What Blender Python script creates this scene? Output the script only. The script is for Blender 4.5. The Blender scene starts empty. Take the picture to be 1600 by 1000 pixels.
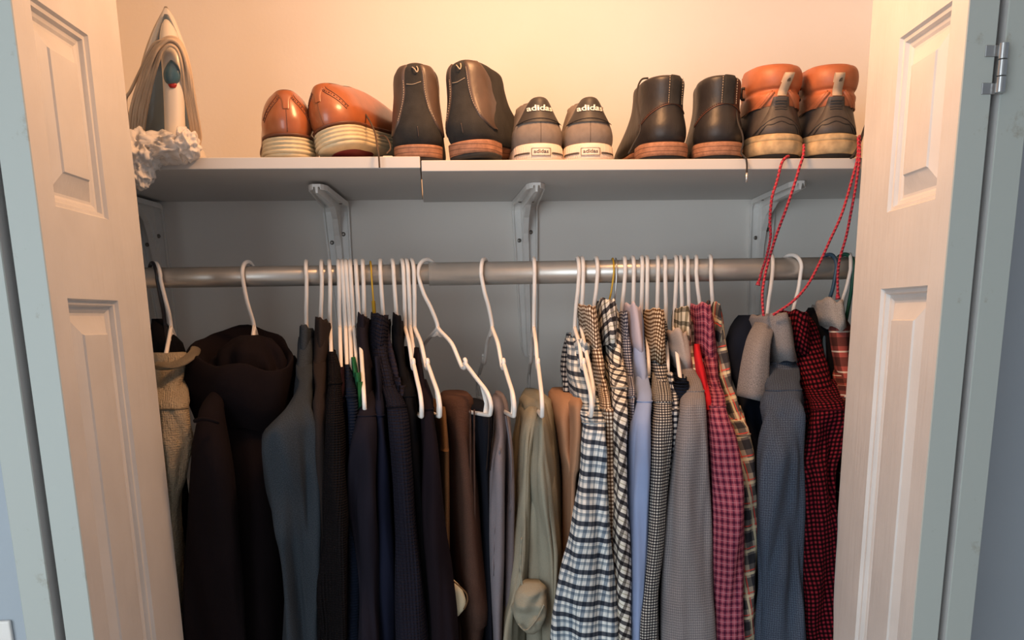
import bpy, bmesh, math, random
from mathutils import Vector, Matrix, noise
from mathutils.bvhtree import BVHTree
D = bpy.data; SC = bpy.context.scene; COL = SC.collection
random.seed(7)
# ------------------------------------------------------------------ camera
F0, CY, PITCH, YAW, ROLL, EYE = 1548.9, 906.2, 14.777, 4.297, -.973, 1.6
_p, _y, _r = map(math.radians, (PITCH, YAW, ROLL))
FWD = Vector((math.sin(_y)*math.cos(_p), math.cos(_y)*math.cos(_p), -math.sin(_p)))
_R = Vector((math.cos(_y), -math.sin(_y), 0)); _U = _R.cross(FWD)
RT = _R*math.cos(_r) + _U*math.sin(_r); UP = -_R*math.sin(_r) + _U*math.cos(_r)
cam = D.objects.new('camera', D.cameras.new('camera')); COL.objects.link(cam); SC.camera = cam
cam.matrix_world = Matrix((( RT.x, UP.x, -FWD.x, 0), (RT.y, UP.y, -FWD.y, 0), (RT.z, UP.z, -FWD.z, EYE), (0, 0, 0, 1)))
cam.data.sensor_width = 36; cam.data.lens = F0/1600*36; cam.data.shift_y = (CY-500)/1600
cam.data.clip_start = .05
# ------------------------------------------------------------------ light
w = D.worlds.new('world'); SC.world = w; w.use_nodes = True
w.node_tree.nodes['Background'].inputs[0].default_value = (.78, .88, 1, 1)
w.node_tree.nodes['Background'].inputs[1].default_value = .26
def lamp(name, kind, loc, energy, col, size=.1, aim=None, size_y=None):
    l = D.lights.new(name, kind); l.energy = energy; l.color = col
    if kind == 'AREA':
        l.size = size
        if size_y: l.shape = 'RECTANGLE'; l.size_y = size_y
    else: l.shadow_soft_size = size
    o = D.objects.new(name, l); COL.objects.link(o); o.location = loc
    if aim: o.rotation_euler = (Vector(aim)-Vector(loc)).to_track_quat('-Z', 'Y').to_euler()
    return o
lamp('closet_lamp', 'POINT', (.165, 1.29, EYE+.56), 12.3, (1, .50, .215), .07)
lamp('window_light', 'AREA', (-1.35, -.9, 1.5), 29, (.84, .94, 1), 1.5, (.15, 1.5, 1.4), 1.4)
vs = SC.view_settings; vs.view_transform = 'Standard'; vs.look = 'None'; vs.exposure = .35; vs.gamma = 1; vs.use_curve_mapping = False
SC.display_settings.display_device = 'sRGB'
# ------------------------------------------------------------------ helpers
def P(px, py, Y):
    d = FWD + RT*((px-800)/F0) + UP*((CY-py)/F0)
    t = Y/d.y
    return Vector((d.x*t, Y, EYE+d.z*t))
def tag(o, label=None, cat=None, group=None, kind=None):
    for k, v in (('label', label), ('category', cat), ('group', group), ('kind', kind)):
        if v: o[k] = v
    return o
def empty(name, loc, label, cat, group=None):
    o = D.objects.new(name, None); COL.objects.link(o); o.location = loc; o.empty_display_size = .05
    return tag(o, label, cat, group)
def wloc(o): return o.location + (wloc(o.parent) if o.parent else Vector((0, 0, 0)))
class MB:
    def __init__(s): s.v = []; s.f = []; s.uv = []
    def add(s, v, f, uv=None):
        b = len(s.v); s.v += [Vector(p) for p in v]; s.f += [[i+b for i in q] for q in f]
        s.uv += uv if uv else [[(0, 0)]*len(q) for q in f]
        return s
    def move(s, M):
        s.v = [M @ p for p in s.v]; return s
def mk(name, mb, mat, parent=None, smooth=True, **kw):
    """one mesh object; vertices are world coordinates"""
    if parent: off = wloc(parent)
    else:
        xs = [p.x for p in mb.v]; ys = [p.y for p in mb.v]; zs = [p.z for p in mb.v]
        off = Vector(((min(xs)+max(xs))/2, (min(ys)+max(ys))/2, min(zs)))
    me = D.meshes.new(name)
    me.from_pydata([tuple(p-off) for p in mb.v], [], mb.f)
    ul = me.uv_layers.new(name='UVMap')
    flat = [c for q in mb.uv for p in q for c in p]
    ul.data.foreach_set('uv', flat)
    me.polygons.foreach_set('use_smooth', [smooth]*len(me.polygons))
    if mat: me.materials.append(mat)
    o = D.objects.new(name, me); COL.objects.link(o)
    me.update()
    if smooth == 'auto': pass
    if parent: o.parent = parent
    else: o.location = off
    return tag(o, kw.get('label'), kw.get('cat'), kw.get('group'), kw.get('kind'))
def cr(pts, n):
    """Catmull-Rom through tuples, n samples per segment"""
    out = []; m = len(pts)
    for i in range(m-1):
        a, b, c, d = pts[max(i-1, 0)], pts[i], pts[i+1], pts[min(i+2, m-1)]
        for k in range(n):
            t = k/n; t2 = t*t; t3 = t2*t
            out.append(tuple(.5*((2*q)+(r-p)*t+(2*p-5*q+4*r-s)*t2+(-p+3*q-3*r+s)*t3) for p, q, r, s in zip(a, b, c, d)))
    out.append(tuple(pts[-1])); return out
def tube(pts, r, n=8, sm=6, cap=True, flat=1.0, mb=None, taper=None):
    p = [Vector(q) for q in (cr([tuple(q) for q in pts], sm) if sm > 1 else pts)]
    mb = mb or MB(); V = []; F = []; UV = []; L = 0; Ls = [0]
    T = (p[1]-p[0]).normalized(); N = T.orthogonal().normalized()
    for i, q in enumerate(p):
        if i: L += (q-p[i-1]).length; Ls.append(L)
        t = (p[min(i+1, len(p)-1)]-p[max(i-1, 0)])
        if t.length > 1e-9: T = t.normalized()
        N = (N-T*N.dot(T))
        N = N.normalized() if N.length > 1e-6 else T.orthogonal().normalized()
        B = T.cross(N); rr = r*(taper(i/(len(p)-1)) if taper else 1)
        for k in range(n):
            a = 2*math.pi*k/n; V.append(q+N*(rr*math.cos(a))+B*(rr*flat*math.sin(a)))
    for i in range(len(p)-1):
        for k in range(n):
            k2 = (k+1) % n
            F.append((i*n+k, i*n+k2, (i+1)*n+k2, (i+1)*n+k))
            UV.append([(k/n, Ls[i]), ((k+1)/n, Ls[i]), ((k+1)/n, Ls[i+1]), (k/n, Ls[i+1])])
    if cap:
        F.append(tuple(range(n))[::-1]); UV.append([(0, 0)]*n)
        b = (len(p)-1)*n; F.append(tuple(range(b, b+n))); UV.append([(0, 0)]*n)
    return mb.add(V, F, UV)
def box(a, b, bev=.0015, mb=None, seg=1):
    bm = bmesh.new(); bmesh.ops.create_cube(bm, size=1)
    a, b = Vector(a), Vector(b)
    for v in bm.verts: v.co = Vector(((a.x+b.x)/2+v.co.x*(b.x-a.x), (a.y+b.y)/2+v.co.y*(b.y-a.y), (a.z+b.z)/2+v.co.z*(b.z-a.z)))
    if bev: bmesh.ops.bevel(bm, geom=bm.edges[:], offset=bev, segments=seg, affect='EDGES', profile=.7)
    mb = mb or MB(); mb.add([v.co.copy() for v in bm.verts], [[v.index for v in f.verts] for f in bm.faces]); bm.free(); return mb
def disc(c, nrm, r, h, n=14, mb=None, dome=.4):
    """small screw head / button facing nrm"""
    nrm = Vector(nrm).normalized(); u = nrm.orthogonal().normalized(); v = nrm.cross(u); c = Vector(c)
    V = []; F = []
    for rr, hh in ((1, 0), (1, h*.5), (.75, h*.9), (.35, h)):
        for k in range(n):
            a = 2*math.pi*k/n; V.append(c+u*(r*rr*math.cos(a))+v*(r*rr*math.sin(a))+nrm*hh)
    for j in range(3):
        for k in range(n): F.append((j*n+k, j*n+(k+1) % n, (j+1)*n+(k+1) % n, (j+1)*n+k))
    F.append(tuple(range(3*n, 4*n)))
    mb = mb or MB(); return mb.add(V, F)
def rings(R, cap0=True, cap1=True, mb=None):
    """skin a list of closed rings of equal size, with metric UVs"""
    n = len(R[0]); mb = mb or MB(); V = [Vector(p) for r in R for p in r]; F = []; UV = []
    us = []
    for r in R:
        u = [0]
        for k in range(n): u.append(u[-1]+(Vector(r[(k+1) % n])-Vector(r[k])).length)
        us.append(u)
    vs_ = [0]
    for i in range(1, len(R)):
        c0 = sum((Vector(p) for p in R[i-1]), Vector())/n; c1 = sum((Vector(p) for p in R[i]), Vector())/n
        vs_.append(vs_[-1]+(c1-c0).length)
    h = n//2
    for i in range(len(R)-1):
        a, b = us[i], us[i+1]
        for k in range(n):
            k2 = (k+1) % n
            F.append((i*n+k, (i+1)*n+k, (i+1)*n+k2, i*n+k2))
            UV.append([(a[k]-a[h], -vs_[i]), (b[k]-b[h], -vs_[i+1]), (b[k+1]-b[h], -vs_[i+1]), (a[k+1]-a[h], -vs_[i])])
    if cap0: F.append(tuple(range(n))); UV.append([(0, 0)]*n)
    if cap1: b = (len(R)-1)*n; F.append(tuple(range(b+n-1, b-1, -1))); UV.append([(0, 0)]*n)
    return mb.add(V, F, UV)
def nz(x, y, z, s=0): return noise.noise(Vector((x+s*7.31, y-s*3.7, z+s*1.93)))
def sp(c, e): return math.copysign(abs(c)**e, c)
# ------------------------------------------------------------------ materials
def srgb(r, g, b):
    f = lambda c: (c/255/12.92) if c/255 <= .04045 else ((c/255+.055)/1.055)**2.4
    return (f(r), f(g), f(b), 1)
class NT:
    def __init__(s, name):
        s.m = D.materials.new(name); s.m.use_nodes = True; s.t = s.m.node_tree
        s.b = s.t.nodes['Principled BSDF']
    def n(s, typ, ins=None, **kw):
        o = s.t.nodes.new(typ)
        for k, v in kw.items(): setattr(o, k, v)
        for k, v in (ins or {}).items():
            if isinstance(v, bpy.types.NodeSocket): s.t.links.new(v, o.inputs[k])
            else: o.inputs[k].default_value = v
        return o
    def math(s, op, a, b=0): return s.n('ShaderNodeMath', {0: a, 1: b}, operation=op).outputs[0]
    def mix(s, fac, a, b, mode='MIX'):
        o = s.n('ShaderNodeMix', {0: fac, 6: a, 7: b}, data_type='RGBA', blend_type=mode); return o.outputs[2]
    def coord(s, kind='Object'): return s.n('ShaderNodeTexCoord').outputs[kind]
    def noise(s, scale, detail=3, vec=None, rough=.5): return s.n('ShaderNodeTexNoise', {'Vector': vec or s.coord(), 'Scale': scale, 'Detail': detail, 'Roughness': rough}).outputs[0]
    def set(s, k, v):
        if isinstance(v, bpy.types.NodeSocket): s.t.links.new(v, s.b.inputs[k])
        else: s.b.inputs[k].default_value = v
    def bump(s, h, strength=.3, dist=.001): s.set('Normal', s.n('ShaderNodeBump', {'Height': h, 'Strength': strength, 'Distance': dist}).outputs[0])
    def ramp(s, fac, lo, hi, c0=(0, 0, 0, 1), c1=(1, 1, 1, 1)):
        o = s.n('ShaderNodeValToRGB', {0: fac}); e = o.color_ramp.elements
        e[0].position = lo; e[1].position = hi; e[0].color = c0; e[1].color = c1; return o.outputs[0]
def solid(name, col, rough=.6, metal=0, var=.12, vs=20, bs=0, bd=.0006, bstr=.4, spec=.5, coat=0, trans=0):
    t = NT(name); c = col
    if var:
        f = t.noise(vs, 4)
        k = t.ramp(f, .3, .7, (1-var, 1-var, 1-var, 1), (1+var*.4,)*3+(1,))
        c = t.mix(1, col, k, 'MULTIPLY')
    t.set('Base Color', c); t.set('Roughness', rough); t.set('Metallic', metal); t.set('Specular IOR Level', spec)
    if coat: t.set('Coat Weight', coat); t.set('Coat Roughness', .15)
    if trans: t.set('Transmission Weight', trans)
    if bs: t.bump(t.noise(bs, 5), bstr, bd)
    return t.m
def fabric(name, col, stripes=(), rib=None, weave=900, rough=.92, heather=0, bump=.35, tex=None, rot=0):
    """cloth on metric UVs. stripes: (axis, period, centre, width, colour, mode, strength)"""
    t = NT(name); uv = t.coord('UV')
    if rot: uv = t.n('ShaderNodeVectorRotate', {0: uv, 'Angle': math.radians(rot)}, rotation_type='Z_AXIS').outputs[0]
    sep = t.n('ShaderNodeSeparateXYZ', {0: uv}); ax = {'u': sep.outputs[0], 'v': sep.outputs[1]}
    c = col
    if heather:
        f = t.noise(700, 3, uv, .8)
        c = t.mix(t.ramp(f, .35, .65), tuple(x*(1-heather) for x in col[:3])+(1,), tuple(min(1, x*(1+heather)) for x in col[:3])+(1,))
    for a, per, cen, wid, cc, mode, st in stripes:
        f = t.math('FRACT', t.math('ADD', t.math('DIVIDE', ax[a], per), 100.5-cen))
        m = t.math('LESS_THAN', t.math('ABSOLUTE', t.math('SUBTRACT', f, .5)), wid/2)
        c = t.mix(t.math('MULTIPLY', m, st), c, cc, mode)
    f = t.noise(9, 3); c = t.mix(1, c, t.ramp(f, .3, .7, (.86, .86, .86, 1), (1.05, 1.05, 1.05, 1)), 'MULTIPLY')
    t.set('Base Color', c); t.set('Roughness', rough); t.set('Specular IOR Level', .08)
    pass
    h = t.math('ADD', t.math('SINE', t.math('MULTIPLY', ax['u'], weave*6.28)), t.math('SINE', t.math('MULTIPLY', ax['v'], weave*6.28)))
    h = t.math('MULTIPLY', h, .15)
    h = t.math('ADD', h, t.math('MULTIPLY', t.noise(60, 4), 1.2))
    dist = .0006
    if rib:
        for a, per, amp in rib:
            h = t.math('ADD', h, t.math('MULTIPLY', t.math('SINE', t.math('MULTIPLY', ax[a], 6.2832/per)), amp))
        dist = .0012
    if tex:
        h = t.math('ADD', h, t.math('MULTIPLY', t.noise(tex, 4, None, .7), 4)); dist = .002
    t.bump(h, bump, dist)
    return t.m
K = lambda r, g, b: srgb(r, g, b)
WALL = solid('wall_paint', (.88, .84, .79, 1), .75, var=.05, vs=3, bs=160, bd=.0006, bstr=.35, spec=.3)
ROOMW = solid('room_wall_paint', (.40, .45, .50, 1), .7, var=.05, vs=4, bs=180, bd=.0005, bstr=.3)
FLOORM = solid('floor_carpet', (.60, .52, .44, 1), .5, var=.3, vs=5)
def door_paint():
    t = NT('door_paint'); co = t.coord()
    mp = t.n('ShaderNodeMapping', {0: co, 3: (60, 60, 4)}).outputs[0]
    g = t.noise(3.2, 6, mp, .65)
    wv = t.n('ShaderNodeTexWave', {'Vector': t.n('ShaderNodeMapping', {0: co, 3: (8, 8, .9)}).outputs[0], 'Scale': 5, 'Distortion': 7, 'Detail': 2, 'Detail Scale': 1.2}).outputs[1]
    f = t.noise(14, 4); c = t.mix(t.ramp(f, .35, .7), (.58, .57, .56, 1), (.63, .62, .61, 1))
    t.set('Base Color', c); t.set('Roughness', .42)
    t.bump(t.math('ADD', g, t.math('MULTIPLY', wv, .5)), .45, .0008); return t.m
DOORM = door_paint()
def edge_paint():
    t = NT('door_edge_paint'); f = t.noise(22, 6, None, .7)
    c = t.mix(t.ramp(f, .60, .72), (.40, .43, .405, 1), (.28, .26, .21, 1))
    t.set('Base Color', c); t.set('Roughness', .55); t.bump(t.noise(90, 4), .3, .0006); return t.m
EDGEM = edge_paint()
SHELFM = solid('shelf_melamine', (.55, .53, .51, 1), .38, var=.03, vs=5)
RODM = solid('rod_metal', (.56, .53, .49, 1), .33, .6, var=.08, vs=30)
BRM = solid('bracket_enamel', (.88, .86, .83, 1), .28, var=.06, vs=30)
SCREW = solid('screw_steel', (.22, .2, .18, 1), .35, .9)
STEEL = solid('hinge_steel', (.5, .5, .5, 1), .28, 1)
PLAST = solid('white_plastic', (.82, .78, .74, 1), .32, var=.04)
GOLD = solid('yellow_wire', (.62, .38, .03, 1), .4, .3)
SILVER = solid('silver_wire', (.6, .6, .6, 1), .3, .9)
BLACKP = solid('black_plastic', (.015, .015, .02, 1), .35)
BLUEP = solid('slate_blue_plastic', (.035, .075, .12, 1), .35)
GREENP = solid('dark_green_plastic', (.01, .08, .05, 1), .4)
# ------------------------------------------------------------------ room shell
def wallbox(name, a, b, m, **kw): return mk(name, box(a, b, 0), m, smooth=False, kind='structure', **kw)
XL, XR, YW = -.545, .815, 1.88
wallbox('wall_back', (XL-.1, YW, 0), (XR+.1, YW+.1, 2.45), WALL)
wallbox('wall_left', (XL-.1, 1.50, 0), (XL, YW, 2.45), WALL)
wallbox('wall_right', (XR, 1.50, 0), (XR+.1, YW, 2.45), WALL)
wf = MB(); box((-1.6, 1.41, 0), (-.50, 1.50, 2.45), 0, wf); box((.675, 1.41, 0), (1.8, 1.50, 2.45), 0, wf); box((-.50, 1.41, 2.25), (.675, 1.50, 2.45), 0, wf)
mk('wall_front', wf, ROOMW, smooth=False, kind='structure')
wallbox('floor', (-1.7, -1.6, -.05), (1.9, 1.98, 0), FLOORM)
wallbox('ceiling', (-1.7, -1.6, 2.45), (1.9, 1.98, 2.5), WALL)
# jambs
for nm, a, b in (('trim_1', (-.50, 1.40, 0), (-.482, 1.51, 2.25)), ('trim_2', (.658, 1.40, 0), (.675, 1.51, 2.25))):
    wallbox(nm, a, b, EDGEM)
# door leaves ------------------------------------------------------
def leaf(name, xn, xf, side, th=.0325, panels=True):
    """side=+1: moulded face looks to +X"""
    yn, yf = 1.103, 1.40
    A = Vector((xn, yn, 0)); B = Vector((xf, yf, 0)); S = (B-A).normalized(); Wd = (B-A).length
    Nn = Vector((S.y, -S.x, 0))*side
    def W(s, z, d): q = A+S*s+Nn*d; return Vector((q.x, q.y, z))
    z0, z1 = .015, 2.16
    mb = MB()
    rects = [(.042, .190, 1.722, 1.922), (.042, .190, .98, 1.629), (.042, .190, .26, .86)] if panels else []
    prof = [(0, 0), (.0022, -.0042), (.006, -.0048), (.008, -.0098), (.012, -.0108), (.0150, -.0130), (.018, -.0130), (.038, -.0042), (.0395, -.0020), (.044, -.0018)]
    ss = [0, .042, .190, Wd]; zz = [z0, .26, .86, .98, 1.629, 1.722, 1.922, z1]
    for i in range(3):
        for j in range(7):
            if panels and i == 1 and j in (1, 3, 5): continue
            mb.add([W(ss[i], zz[j], 0), W(ss[i+1], zz[j], 0), W(ss[i+1], zz[j+1], 0), W(ss[i], zz[j+1], 0)], [(0, 1, 2, 3)])
    for (a, b, c, d) in rects:
        for k in range(len(prof)-1):
            i0, d0 = prof[k]; i1, d1 = prof[k+1]
            o = [W(a+i0, c+i0, d0), W(b-i0, c+i0, d0), W(b-i0, d-i0, d0), W(a+i0, d-i0, d0)]
            n_ = [W(a+i1, c+i1, d1), W(b-i1, c+i1, d1), W(b-i1, d-i1, d1), W(a+i1, d-i1, d1)]
            mb.add(o+n_, [(0, 1, 5, 4), (1, 2, 6, 5), (2, 3, 7, 6), (3, 0, 4, 7)])
        i1, d1 = prof[-1]
        mb.add([W(a+i1, c+i1, d1), W(b-i1, c+i1, d1), W(b-i1, d-i1, d1), W(a+i1, d-i1, d1)], [(0, 1, 2, 3)])
    # back, far edge, top, bottom (near edge is its own part)
    e = .0015
    mb.add([W(0, z0, 0), W(Wd, z0, 0), W(Wd, z1, 0), W(0, z1, 0), W(0, z0, -th), W(Wd, z0, -th), W(Wd, z1, -th), W(0, z1, -th)],
           [(4, 5, 6, 7), (1, 2, 6, 5), (2, 3, 7, 6), (0, 1, 5, 4), (0, 3, 7, 4)])
    o = mk(name, mb, DOORM, smooth=False, kind='structure')
    eb = MB(); V = []
    for s, d in ((-.0012, -.001), (-.0012, -th+.001), (0, -th), (0, 0)): V += [W(s, z0, d), W(s, z1, d)]
    eb.add(V, [(0, 1, 3, 2), (2, 3, 5, 4), (6, 7, 1, 0)])
    mk('edge_strip', eb, EDGEM, o, smooth=False)
    return o
leaf('door_1', -.392, -.373, 1)
leaf('door_2', -.4665, -.4665, -1)
leaf('door_3', .567, .590, -1)
leaf('door_4', .6425, .6425, 1)
# hinge between door_3 and door_4
hg = empty('door_hinge', (.6045, 1.092, 1.81), 'small steel hinge near the top joining the two right folding door leaves', 'hinge')
zt, zb = 1.868, 1.820
for k in range(3):
    za = zt-(zt-zb)*k/3; zc = zt-(zt-zb)*(k+1)/3+.0012
    mk('knuckle', tube([(.6045+.0003*k, 1.094, za), (.6045+.0003*k, 1.094, zc)], .0050, 24, 1), STEEL, hg, smooth=False)
for z in (1.862, 1.826):
    mk('hinge_flap', box((.588, 1.0985, z-.0055), (.603, 1.1015, z+.0055), .0004), STEEL, hg, smooth=False)
    mk('hinge_flap', box((.606, 1.0995, z-.005), (.612, 1.1015, z+.005), .0004), STEEL, hg, smooth=False)
# light switch plate on the room wall, left
c = P(9, 984, 1.41)
sw = empty('switch_plate', (c.x-.03, 1.409, c.z-.065), 'white wall switch plate low at the left edge beside the folded door', 'switch')
mk('plate', box((c.x-.063, 1.402, c.z-.12), (c.x+.010, 1.4098, c.z+.015), .003, seg=3), PLAST, sw)
mk('rocker', box((c.x-.043, 1.399, c.z-.085), (c.x-.011, 1.403, c.z-.019), .001), PLAST, sw)
# ------------------------------------------------------------------ shelves, brackets, rod
zt = P(657, 246, 1.5).z
mk('shelf_board', box((XL+.002, 1.4985, 1.8062), (-.0066, YW-.001, 1.8215), .0008), SHELFM, smooth=False, label='left white shelf board, slightly higher, holding the iron and brown brogues', cat='shelf')
mk('shelf_board', box((-.0050, 1.5, 1.8020), (XR-.002, YW-.001, 1.8165), .0008), SHELFM, smooth=False, label='right white shelf board, longer and slightly lower, holding the boots and sneakers', cat='shelf')
SHL, SHR = 1.8215, 1.8165
zr = 1.5+.1662
rr = tube([(XL+.001, 1.6, zr+.0018), (.015, 1.6, zr+.0018)], .0150, 28, 1); rr2 = tube([(0, 1.6, zr+.0018), (XR-.001, 1.6, zr+.0025)], .0172, 28, 1)
ro = empty('closet_rod', (.1, 1.6, zr-.02), 'grey metal closet rod in two telescoped tubes below the shelf', 'rod')
mk('inner_tube', rr, RODM, ro); mk('outer_tube', rr2, RODM, ro)
for x in (XL+.001, XR-.012): mk('end_flange', tube([(x, 1.6, zr), (x+.011, 1.6, zr)], .028, 24, 1), BRM, ro)
def bracket(xt, xb, xtip, label, zbot=1.53, w=.046, ytip=1.62):
    """xt: x of top of wall leg, xb: of its bottom, xtip: of shelf leg tip"""
    zs = 1.8015; y0 = YW
    b = empty('shelf_bracket', (xb, YW, zbot), label, 'bracket', 'stamped steel brackets under the shelves')
    mb = MB()
    def plate(C, N, up, n=14):
        # rows: list of (centre, halfwidth); thin plate with turned edges
        V = []; F = []
        for i, (cc, hw, wd) in enumerate(C):
            for (s, d) in ((-1, 0), (-1, .008), (-.88, .008), (-.80, .004), (-.34, .004), (-.22, .013), (.22, .013), (.34, .004), (.80, .004), (.88, .008), (1, .008), (1, 0)):
                V.append(cc+wd*(hw*s)+N[i]*d)
        m = 12
        for i in range(len(C)-1):
            for k in range(m-1): F.append((i*m+k, i*m+k+1, (i+1)*m+k+1, (i+1)*m+k))
            F.append((i*m+m-1, i*m, (i+1)*m, (i+1)*m+m-1))
        F.append(tuple(range(m))); F.append(tuple(range((len(C)-1)*m, len(C)*m))[::-1])
        mb.add(V, F)
    rows = []; N = []
    X = Vector((1, 0, 0))
    for t in [0, .015, .04, .08, .2, .4, .6, .8, .9, 1]:
        z = zbot+(zs-.02-zbot)*t; hw = (w/2)*(.62+.38*t)
        if t == 0: hw *= .45
        elif t == .015: hw *= .75
        elif t == .04: hw *= .93
        rows.append((Vector((xb+(xt-xb)*t, y0-.0005, z)), hw, X)); N.append(Vector((0, -1, 0)))
    for a in (20, 45, 70):
        a = math.radians(a); r = .02
        rows.append((Vector((xt, y0-r+r*math.cos(a), zs-r+r*math.sin(a))), w/2, X)); N.append(Vector((0, -math.cos(a), -math.sin(a))))
    for t in [0, .2, .4, .6, .8, .92, .97, 1]:
        hw = (w/2)*(1-.4*t)
        if t == 1: hw *= .45
        elif t == .97: hw *= .75
        rows.append((Vector((xt+(xtip-xt)*t, y0-.02+(ytip-y0+.02)*t, zs)), hw, X)); N.append(Vector((0, 0, -1)))
    plate(rows, N, 1)
    mk('bracket_body', mb, BRM, b, smooth=False)
    # stiffening gusset
    g = MB(); hx = .0045; yb = y0-.006; za = zs-.006
    prof = [(yb, zs-.10), (yb-.012, zs-.055), (yb-.032, zs-.030), (yb-.075, zs-.010), (yb-.11, zs-.004), (yb, zs-.004)]
    V = [Vector((xt+s*hx, y, z)) for s in (-1, 1) for y, z in prof]; n = len(prof)
    g.add(V, [tuple(range(n)), tuple(range(n, 2*n))[::-1]]+[(k, (k+1) % n, n+(k+1) % n, n+k) for k in range(n)])
    mk('gusset', g, BRM, b, smooth=False)
    for (x, z) in ((xt-.0105, zs-.066), (xt+.0105, zs-.052), ((xb*.9+xt*.1), zbot+.018)):
        mk('screw', disc((x, y0-.004, z), (0, -1, 0), .0036, .002), SCREW, b)
    for (x, y) in ((xt-.011, y0-.035), (xt+.011, y0-.035), (xtip, ytip+.012)):
        mk('screw', disc((x, y, zs-.0035), (0, 0, -1), .0032, .0018), SCREW, b)
bracket(-.480, -.468, -.50, 'leftmost white shelf bracket, partly hidden by the left folding door')
bracket(-.159, -.152, -.165, 'white shelf bracket under the left shelf board, over the dark clothes')
bracket(.175, .180, .170, 'white shelf bracket at middle, its whole wall leg visible between hangers')
bracket(.610, .604, .586, 'white shelf bracket on the right, behind hanging red laces')
# ------------------------------------------------------------------ hangers
RZ = zr+.0018
def hanger(hook, neck, front, label, mat=PLAST, group=None, r=.0031, wire=False, hz=0, drop=.70, size=1.0, twist=None, gap=.0, notch=True):
    """hook/neck px x; front = (px,py) of front shoulder end"""
    hx = P(hook, 415, 1.6).x; nx = P(neck, 510, 1.6).x; y0 = 1.6
    fx = P(front[0], front[1], 1.42).x
    d = Vector((fx-nx, -.18, 0)).normalized(); L = .200
    size_ = size
    root = Vector((nx, y0, 0))
    zn = P(neck, 512, 1.6).z
    R = .0172+r+.0005
    mb = MB(); pts = []
    hd = d if twist is None else Vector((math.sin(twist), -math.cos(twist), 0))
    def H(u, z, t): # t 0 at rod -> 1 at neck
        return Vector((hx+(nx-hx)*t, y0, z))+hd*u
    for a in range(205, -31, -20):
        an = math.radians(a); pts.append(H(R*1.05*math.cos(an), RZ+.0005+R*math.sin(an), 0))
    pts += [H(.0165, RZ-.030, .35), H(.010, RZ-.048, .7), H(.002, zn+.010, .95), H(0, zn, 1)]
    tube(pts, r, 10, 4, mb=mb)
    zs = lambda z: zn+z*drop
    for s in (1, -1):
        def A(u, z): return root+d*(u*s*size_)+Vector((0, 0, zn+z*drop*size_))
        if wire:
            tube([A(0, .012), A(.01, -.004), A(.10, -.05), A(.185, -.098), A(.200, -.112), A(.192, -.120), A(0, -.122)], r, 8, 4, mb=mb)
            continue
        if notch:
            tube([A(0, 0), A(.012, -.008), A(.055, -.032), A(.080, -.062), A(.094, -.080), A(.106, -.082), A(.110, -.070), A(.106, -.064)], r, 9, 4, mb=mb)
            tube([A(.104, -.074), A(.112, -.076), A(.150, -.102), A(.185, -.126), A(.198, -.148), A(.196, -.166), A(.186, -.172), A(.12, -.173), A(-.002, -.173)], r, 9, 4, mb=mb)
            # web in the corner
            q = [A(.160, -.108), A(.190, -.130), A(.197, -.150), A(.194, -.170), A(.172, -.170), A(.178, -.150)]
        else:
            tube([A(0, 0), A(.015, -.008), A(.08, -.052), A(.15, -.096), A(.185, -.122), A(.198, -.145), A(.194, -.166), A(.18, -.172), A(-.002, -.173)], r, 9, 4, mb=mb)
            q = [A(.160, -.104), A(.188, -.126), A(.197, -.148), A(.192, -.168), A(.172, -.170), A(.178, -.150)]
        n = Vector((-d.y, d.x, 0))*.001
        V = [p+n for p in q]+[p-n for p in q]; m = len(q)
        mb.add(V, [tuple(range(m)), tuple(range(m, 2*m))[::-1]]+[(k, (k+1) % m, m+(k+1) % m, m+k) for k in range(m)])
    if not wire:
        n = Vector((-d.y, d.x, 0))*.0012; q = [root+d*u+Vector((0, 0, zs(z))) for u, z in ((0, .006), (.030, -.020), (.010, -.020), (0, -.017), (-.010, -.020), (-.030, -.020))]
        V = [p+n for p in q]+[p-n for p in q]; m = len(q)
        mb.add(V, [tuple(range(m)), tuple(range(m, 2*m))[::-1]]+[(k, (k+1) % m, m+(k+1) % m, m+k) for k in range(m)])
    else:
        tw = MB(); tube([H(.004, zn+.040, .7), H(0, zn+.01, 1)], r*2.1, 8, 4, mb=mb)
    return mk('clothes_hanger', mb, mat, label=label, cat='hanger', group=group)
WG = 'plastic hangers on the rod'
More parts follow.
